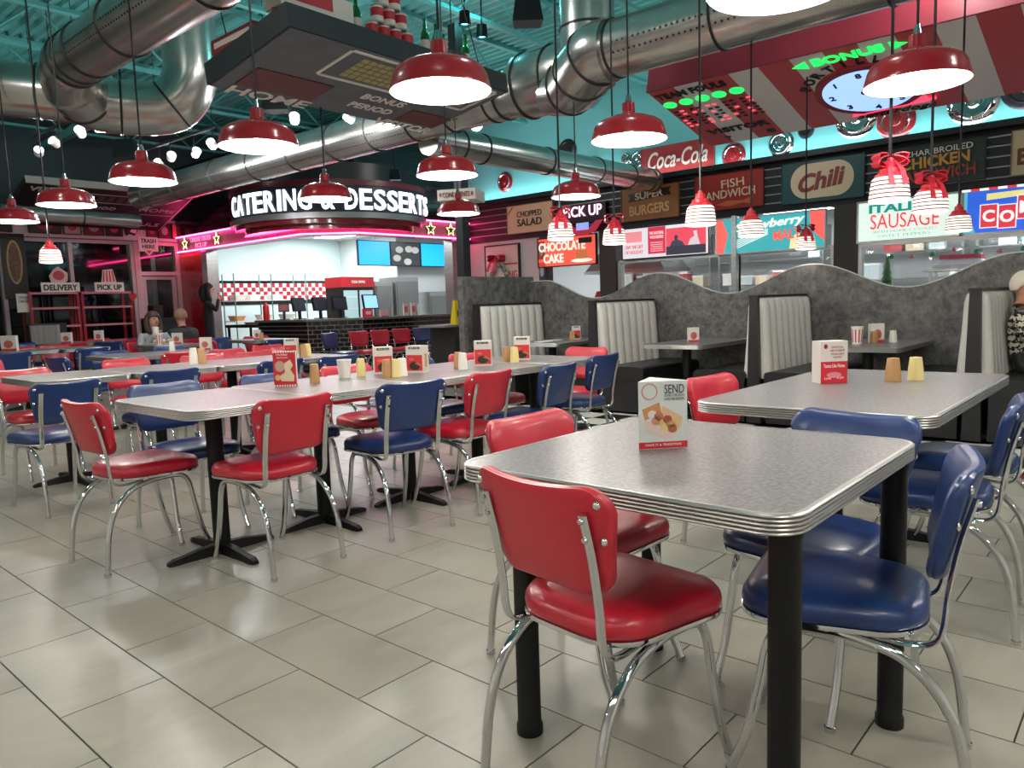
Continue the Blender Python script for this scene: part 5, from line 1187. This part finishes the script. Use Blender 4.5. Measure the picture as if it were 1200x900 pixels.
# shakers and cups
sh_cols = {'tan':col('#b78a5c'),'cream':col('#e6d290'),'white':col('#ece8de')}
def shaker(x,y,z_,c,label,s=1,h=.105):
    t = thing('table_shaker',label,'shaker',(x,y,z_),FACE+.3,'small tapered shakers on the tables')
    MB().loft([[(a*s*.028,b_*s*.028,0) for a,b_ in rrect(2,2,.5,3)],[(a*s*.026,b_*s*.026,h*.5) for a,b_ in rrect(2,2,.5,3)],[(a*s*.021,b_*s*.021,h*.96) for a,b_ in rrect(2,2,.5,3)]]).build('body', sh_cols[c], t, True, 50)
    MB().loft([[(a*s*.0215,b_*s*.0215,h*.96) for a,b_ in rrect(2,2,.5,3)],[(a*s*.02,b_*s*.02,h) for a,b_ in rrect(2,2,.5,3)]]).build('lid', sh_cols[c], t)
shaker(3.66,.94,TZ,'tan','tan shaker on the long table before the booths'); shaker(3.735,.865,TZ,'cream','cream shaker on the long table before the booths')
shaker(2.40,3.58,TZ,'tan','tan shaker right of the tall red menu card'); shaker(2.78,3.66,TZ,'cream','cream shaker right of the white cup'); shaker(2.79,3.43,TZ,'tan','tan shaker of the group of three before the menu boxes'); shaker(2.825,3.39,TZ,'cream','cream shaker of the group of three before the menu boxes'); shaker(2.89,3.41,TZ,'white','white shaker of the group of three before the menu boxes')
shaker(3.385,3.44,TZ,'tan','tan shaker left of the fourth table menu box'); shaker(3.33,3.345,TZ,'white','white shaker left of the fourth table menu box'); shaker(3.92,3.5,TZ,'tan','tan shaker left of the last front-row menu box'); shaker(3.90,3.41,TZ,'cream','cream shaker left of the last front-row menu box')
shaker(2.86,5.95,TZ,'white','white shaker on the second row',1.2,.13); shaker(2.93,5.95,TZ,'tan','tan shaker on the second row',1.2,.12); shaker(3.75,5.75,TZ,'tan','tan shaker beside the second row menu box',1.1); shaker(3.82,5.78,TZ,'cream','cream shaker beside the second row menu box',1.1); shaker(3.78,8.35,TZ,'white','white shaker on the third row',1.1); shaker(5.7,9.75,TZ,'tan','tan shaker on the lone far table',1.1)
shaker(7.08,1.98,TZ-.05,'tan','tan shaker beside the striped cup'); shaker(7.22,1.86,TZ-.05,'white','white shaker beside the booth menu card'); shaker(7.1,5.3,TZ-.05,'tan','tan shaker on the left booth table')
def cup(x,y,z_,label,h=.12,r=.04,striped=False):
    t = thing('paper_cup',label,'cup',(x,y,z_),0,'paper cups')
    MB().lathe([(0,0),(r*.78,0),(r,h),(r*.96,h),(r*.75,.006),(0,.006)],20).build('cup_wall', col('#ece6de'), t, True, 40)
    MB().lathe([(r*.98,h-.004),(r*1.05,h-.002),(r*1.04,h+.003),(r*.96,h+.002)],20).build('rim', col('#f4f0ea'), t, True)
    if striped:
        for k in range(10):
            a = 2*PI*k/10; b = MB(); b.add([((r*.80+.001)*math.cos(a-.12),(r*.80+.001)*math.sin(a-.12),h*.1),((r*.80+.001)*math.cos(a+.12),(r*.80+.001)*math.sin(a+.12),h*.1),((r*.97+.001)*math.cos(a+.12),(r*.97+.001)*math.sin(a+.12),h*.85),((r*.97+.001)*math.cos(a-.12),(r*.97+.001)*math.sin(a-.12),h*.85)],[(0,1,2,3)]); b.build('red_stripe', col('#c43a44'), t)
cup(2.66,3.66,TZ,'plain white cup between shakers in the front row',.105,.042); cup(6.95,2.08,TZ-.05,'red striped cup on the right booth table',.15,.05,True); cup(4.45,10.2,TZ,'red striped cup on the table of the seated woman',.16,.05,True)
t = thing('food_tray','tray with wrapped food on the table of the seated woman','food',(4.6,10.45,TZ)); MB().box(-.17,.17,-.12,.12,0,.012).build('tray', col('#c9b9a4'), t)
for x,y in ((-.08,0),(.02,.03),(.1,-.02)): MB().sphere((x,y,.04),.045,10,7,(1,1,.7)).build('wrapped_food', col('#d8c4a8'), t, True)
for i,(x,y) in enumerate(((6.75,5.45),(7.0,5.5))): tag(MB().prism([(x+a,y+b_) for a,b_ in rrect(.2,.13,.01,2)],TZ-.05,TZ-.044).build('paper_napkin', wh),'white napkin on the left booth table, %s one' % ('nearer','farther')[i],'napkin')

# ================================================================== PEOPLE
def person(label, nodes, edges, regions, mats_, root, loc, rz, hair=None, extras=None):
    """nodes: name -> (x,y,z,r[,r2]); regions: node -> material index; faces +y"""
    names_ = list(nodes); idx = {n_:i for i,n_ in enumerate(names_)}
    me = bpy.data.meshes.new('body'); me.from_pydata([nodes[n_][:3] for n_ in names_],[(idx[a],idx[b_]) for a,b_ in edges],[])
    o = bpy.data.objects.new('tmp',me); C.objects.link(o)
    md = o.modifiers.new('skin','SKIN'); md.use_smooth_shade = True
    for i,n_ in enumerate(names_):
        v = nodes[n_]; sv = me.skin_vertices[0].data[i]; sv.radius = (v[3], v[4] if len(v) > 4 else v[3]); sv.use_root = (n_ == root)
    sb = o.modifiers.new('sub','SUBSURF'); sb.levels = 2; sb.render_levels = 2
    bpy.context.view_layer.update(); dg = bpy.context.evaluated_depsgraph_get(); bm_ = bpy.data.meshes.new_from_object(o.evaluated_get(dg)); bpy.data.objects.remove(o)
    bm_.name = 'body'; bm_.materials.clear()
    for m_ in mats_: bm_.materials.append(m_)
    segs = []
    for a,b_ in edges:
        segs.append((Vector(nodes[a][:3]),Vector(nodes[b_][:3]),regions.get(a,0),regions.get(b_,0)))
    for p in bm_.polygons:
        best = (9,0)
        for A,B,ra,rb_ in segs:
            d = B-A; k = max(0,min(1,(p.center-A).dot(d)/max(1e-9,d.dot(d)))); q = (A+d*k-p.center).length
            if q < best[0]: best = (q, ra if k < .5 else rb_)
        p.material_index = best[1]; p.use_smooth = True
    t = thing('person',label,'person',loc,rz); ob('body',bm_,t)
    return t
skin = mat('skin','#c98f78',.5); 
def head_parts(t, hx, hy, hz, hairm, style, look=0):
    """head centred hx,hy,hz facing +y rotated by look"""
    M = Matrix.Translation((hx,hy,hz)) @ Matrix.Rotation(look,4,'Z')
    def add(mb,name,m_,sm=True): o = mb.build(name,m_,t,sm,60); o.matrix_local = M
    b = MB(); n_ = 18; m2 = 12
    # hair cap: shell over crown, sides and back
    R = .105; rows = []
    for i in range(m2+1):
        a = PI*i/m2*.62; row = []
        for k in range(n_):
            th = 2*PI*k/n_; f = math.cos(th-PI/2)  # 1 in front
            aa = a*(1-.38*max(0,f)) if style != 'hood' else a
            row.append((R*1.0*math.sin(aa)*math.cos(th), -.012+R*1.08*math.sin(aa)*math.sin(th), .012+R*1.2*math.cos(aa)))
        rows.append(row)
    b.loft(rows); add(b,'hair',hairm)
    if style == 'long':
        b = MB()
        for s in (-1,1):
            b.tube(catmull([(s*.07,-.02,.04),(s*.1,-.02,-.03),(s*.105,-.01,-.12),(s*.09,.01,-.2),(s*.07,.02,-.25)],3),[.045]*9+[.04,.035,.03,.015],8)
        b.tube(catmull([(0,-.07,.05),(0,-.105,-.05),(0,-.1,-.15),(0,-.09,-.24)],3),[.08,.085,.085,.085,.085,.08,.08,.07,.06,.04],10)
        add(b,'long_hair',hairm)
    for s in (-1,1):
        add(MB().sphere((s*.035,.088,.005),.011,8,6),'eye',col('#1d1512'))
        add(MB().sphere((s*.092,-.005,-.005),.022,8,6,(.4,1,1.3)),'ear',skin)
    add(MB().loft([[(-.012,.092,-.02),(.012,.092,-.02),(0,.098,.03)],[(-.014,.108,-.03),(.014,.108,-.03),(0,.1,.02)]]),'nose',skin)
    add(MB().sphere((0,.088,-.055),.02,8,6,(1,.5,.35)),'mouth',col('#9c4a48'))
def hand(nodes, edges, regions, pre, wrist, d, palm=.07):
    """palm with five fingers, bent, going along d from wrist"""
    d = Vector(d).normalized(); w_ = Vector(wrist); up = Vector((0,0,1)) if abs(d.z) < .8 else Vector((0,1,0)); sd = d.cross(up).normalized(); nn = sd.cross(d)
    pc = w_+d*palm*.6; nodes[pre+'palm'] = (*pc,.034,.018); edges.append((pre+'wrist',pre+'palm')); regions[pre+'palm'] = 1
    for i,(off,L) in enumerate(((-.027,.055),(-.009,.068),(.009,.066),(.027,.05))):
        a = pc+d*.035+sd*off; b_ = a+d*L*.5-nn*.006; c_ = b_+d*L*.4-nn*.03
        nodes['%sf%da'%(pre,i)] = (*a,.010); nodes['%sf%db'%(pre,i)] = (*b_,.009); nodes['%sf%dc'%(pre,i)] = (*c_,.007)
        edges += [(pre+'palm','%sf%da'%(pre,i)),('%sf%da'%(pre,i),'%sf%db'%(pre,i)),('%sf%db'%(pre,i),'%sf%dc'%(pre,i))]
        for q in 'abc': regions['%sf%d%s'%(pre,i,q)] = 1
    a = pc-d*.01+sd*-.035; b_ = a+d*.03-sd*.015-nn*.012
    nodes[pre+'ta'] = (*a,.011); nodes[pre+'tb'] = (*b_,.009); edges += [(pre+'palm',pre+'ta'),(pre+'ta',pre+'tb')]; regions[pre+'ta'] = regions[pre+'tb'] = 1
def body(seat_z, sit, lhand, rhand, lelb, relb, lean=0, wide=1.0, headfwd=.03):
    """common skeleton; +y is forward; materials: 0 top, 1 skin, 2 trousers, 3 shoes"""
    N = {}; E = []; Rg = {}
    if sit: hz = seat_z+.1
    else: hz = .95
    w = wide
    N['pelvis'] = (0,0,hz,.15*w,.115*w); N['waist'] = (0,lean*.3,hz+.15,.14*w,.11*w); N['chest'] = (0,lean*.7,hz+.34,.155*w,.115*w); N['neckb'] = (0,lean,hz+.475,.075,.07); N['neck'] = (0,lean+.01,hz+.53,.055,.055)
    N['jaw'] = (0,lean+headfwd+.01,hz+.60,.072,.078); N['head'] = (0,lean+headfwd,hz+.67,.09,.098); N['crown'] = (0,lean+headfwd-.005,hz+.735,.075,.08)
    E += [('pelvis','waist'),('waist','chest'),('chest','neckb'),('neckb','neck'),('neck','jaw'),('jaw','head'),('head','crown')]
    for k in ('neck','jaw','head','crown'): Rg[k] = 1
    Rg['pelvis'] = 2
    for s,pre,el,ha in ((-1,'l',lelb,lhand),(1,'r',relb,rhand)):
        N[pre+'sh'] = (s*.175*w,lean*.9,hz+.41,.062*w); N[pre+'elbow'] = (*el,.046*w); h_ = Vector(ha); e_ = Vector(el); d = (h_-e_).normalized()
        N[pre+'cuff'] = (*(h_-d*.05),.036); N[pre+'wrist'] = (*h_,.026); E += [('chest',pre+'sh'),(pre+'sh',pre+'elbow'),(pre+'elbow',pre+'cuff'),(pre+'cuff',pre+'wrist')]; Rg[pre+'wrist'] = 1
        hand(N,E,Rg,pre,h_,d)
        if sit:
            N[pre+'hip'] = (s*.1,.05,hz-.02,.095); N[pre+'knee'] = (s*.12,.44,hz-.01,.068); N[pre+'calf'] = (s*.12,.46,hz-.22,.056); N[pre+'ankle'] = (s*.12,.45,.09,.042); N[pre+'toe'] = (s*.13,.60,.045,.04)
        else:
            N[pre+'hip'] = (s*.09,0,hz-.08,.095); N[pre+'knee'] = (s*.1,.03,.5,.066); N[pre+'calf'] = (s*.1,.01,.34,.058); N[pre+'ankle'] = (s*.1,-.01,.1,.042); N[pre+'toe'] = (s*.11,.14,.045,.04)
        E += [('pelvis',pre+'hip'),(pre+'hip',pre+'knee'),(pre+'knee',pre+'calf'),(pre+'calf',pre+'ankle'),(pre+'ankle',pre+'toe')]
        for k in ('hip','knee','calf'): Rg[pre+k] = 2
        Rg[pre+'ankle'] = 3; Rg[pre+'toe'] = 3
    return N,E,Rg,hz
shoe = col('#1a1a1c'); jeans = col('#232a38'); 
# seated woman with a white cup
N,E,Rg,hz = body(.48,True,(-.02,.30,.84),(.1,.27,.99),(-.27,.1,.74),(.27,.16,.76),.02,1.05)
t = person('seated woman in a grey top drinking from a white cup',N,E,Rg,[col('#9c9c9e',.8),skin,jeans,shoe],'pelvis',(4.72,11.0,0),PI); t.scale = (.92,.92,.88)
head_parts(t,0,.05,hz+.675,col('#3a2620',.6),'long',.15)
c_ = thing('paper_cup','white cup held by the seated woman','cup',(4.72-.1,11.0-.33,.85)); MB().lathe([(0,0),(.032,0),(.042,.14),(.039,.14),(0,.01)],18).build('cup_wall', wh, c_, True); MB().lathe([(0,.15),(.03,.15),(.044,.143),(.043,.138)],18).build('cup_lid', col('#e8e2da'), c_, True)
# seated guest in a dark hooded jacket seen from behind
N,E,Rg,hz = body(.48,True,(-.12,.36,.8),(.12,.36,.8),(-.28,.14,.76),(.28,.14,.76),.05,1.16)
N['hood'] = (0,-.03,hz+.46,.12,.08); E.append(('chest','hood')); Rg['hood'] = 0
t = person('guest in a dark hooded jacket seated with their back to us',N,E,Rg,[col('#2c2b2b',.8),skin,jeans,shoe],'pelvis',(5.38,11.42,0),.1); t.scale = (.95,.95,.9)
head_parts(t,0,.08,hz+.675,col('#8a6a52',.7),'short',-.4)
# standing woman in black holding a phone to her face
N,E,Rg,hz = body(0,False,(-.06,.2,1.42),(.07,.2,1.44),(-.22,.14,1.2),(.23,.16,1.22),.0,.92)
t = person('woman in black clothes and dark hood standing at the catering opening',N,E,Rg,[col('#141316',.8),skin,col('#121214',.8),shoe],'pelvis',(7.25,14.3,0),-PI/2-.5)
head_parts(t,0,.03,hz+.675,col('#120f10',.7),'long',0)
p_ = thing('phone','dark phone held to her face by the woman in black','phone',(7.25+.24,14.3-.14,1.47),-PI/2-.5); MB().box(-.04,.04,-.006,.006,0,.15).build('case', black_plastic, p_); MB().box(-.036,.036,-.008,-.006,.01,.14).build('screen', col('#20262c',.1), p_)
# man in the booth with a patterned sweater
def sweater():
    m = bpy.data.materials.new('patterned_sweater'); m.use_nodes = True; nt = m.node_tree; b = nt.nodes['Principled BSDF']; N_ = nt.nodes
    tc = N_.new('ShaderNodeTexCoord'); sep = N_.new('ShaderNodeSeparateXYZ'); nt.links.new(tc.outputs['Object'],sep.inputs[0])
    wv = N_.new('ShaderNodeTexWave'); wv.wave_type = 'BANDS'; wv.bands_direction = 'Z'; wv.inputs['Scale'].default_value = 5.2; wv.inputs['Distortion'].default_value = 6; wv.inputs['Detail'].default_value = 3; wv.inputs['Detail Scale'].default_value = 9
    nt.links.new(tc.outputs['Object'],wv.inputs['Vector'])
    ch = N_.new('ShaderNodeTexVoronoi'); ch.inputs['Scale'].default_value = 30; nt.links.new(tc.outputs['Object'],ch.inputs['Vector'])
    mx = N_.new('ShaderNodeMath'); mx.operation = 'MULTIPLY'; nt.links.new(wv.outputs['Fac'],mx.inputs[0]); nt.links.new(ch.outputs['Distance'],mx.inputs[1])
    r = N_.new('ShaderNodeValToRGB'); e = r.color_ramp.elements; e[0].position = .2; e[0].color = srgb('#1a1b1e'); e[1].position = .27; e[1].color = srgb('#d8d2bc'); nt.links.new(mx.outputs[0],r.inputs[0]); nt.links.new(r.outputs[0],b.inputs['Base Color']); b.inputs['Roughness'].default_value = .9
    return m
N,E,Rg,hz = body(.48,True,(-.1,.36,.78),(.12,.36,.78),(-.27,.12,.74),(.28,.12,.74),-.03,1.12)
t = person('grey-haired man in a black and white patterned sweater in the right booth',N,E,Rg,[sweater(),skin,col('#17181b'),shoe],'pelvis',(7.26,.9,0),PI); t.scale = (.95,.95,.93)
head_parts(t,0,.0,hz+.675,col('#c9bfae',.8),'short',-.5)
# kitchen worker with a red cap
N,E,Rg,hz = body(0,False,(-.15,.3,1.05),(.15,.3,1.05),(-.25,.1,1.1),(.25,.1,1.1),.05,1.0)
t = person('kitchen worker in a red cap behind the order counter',N,E,Rg,[col('#b02a30',.7),skin,col('#16181c'),shoe],'pelvis',(12.5,8.45,-.06),2.2)
head_parts(t,0,.08,hz+.675,col('#2a1d18',.7),'short',0)
o = MB().lathe([(0,.115),(.06,.105),(.1,.07),(.115,.02),(.112,.0)],18).build('red_cap', mat('cap_red','#b01624',.7), t, True); o.location = (0,.075,hz+.70)
o = MB().prism([(-.08,.06),(.08,.06),(.06,.17),(0,.19),(-.06,.17)],0,.012).build('cap_peak', mat('cap_red','#b01624',.7), t); o.location = (0,.08,hz+.70)
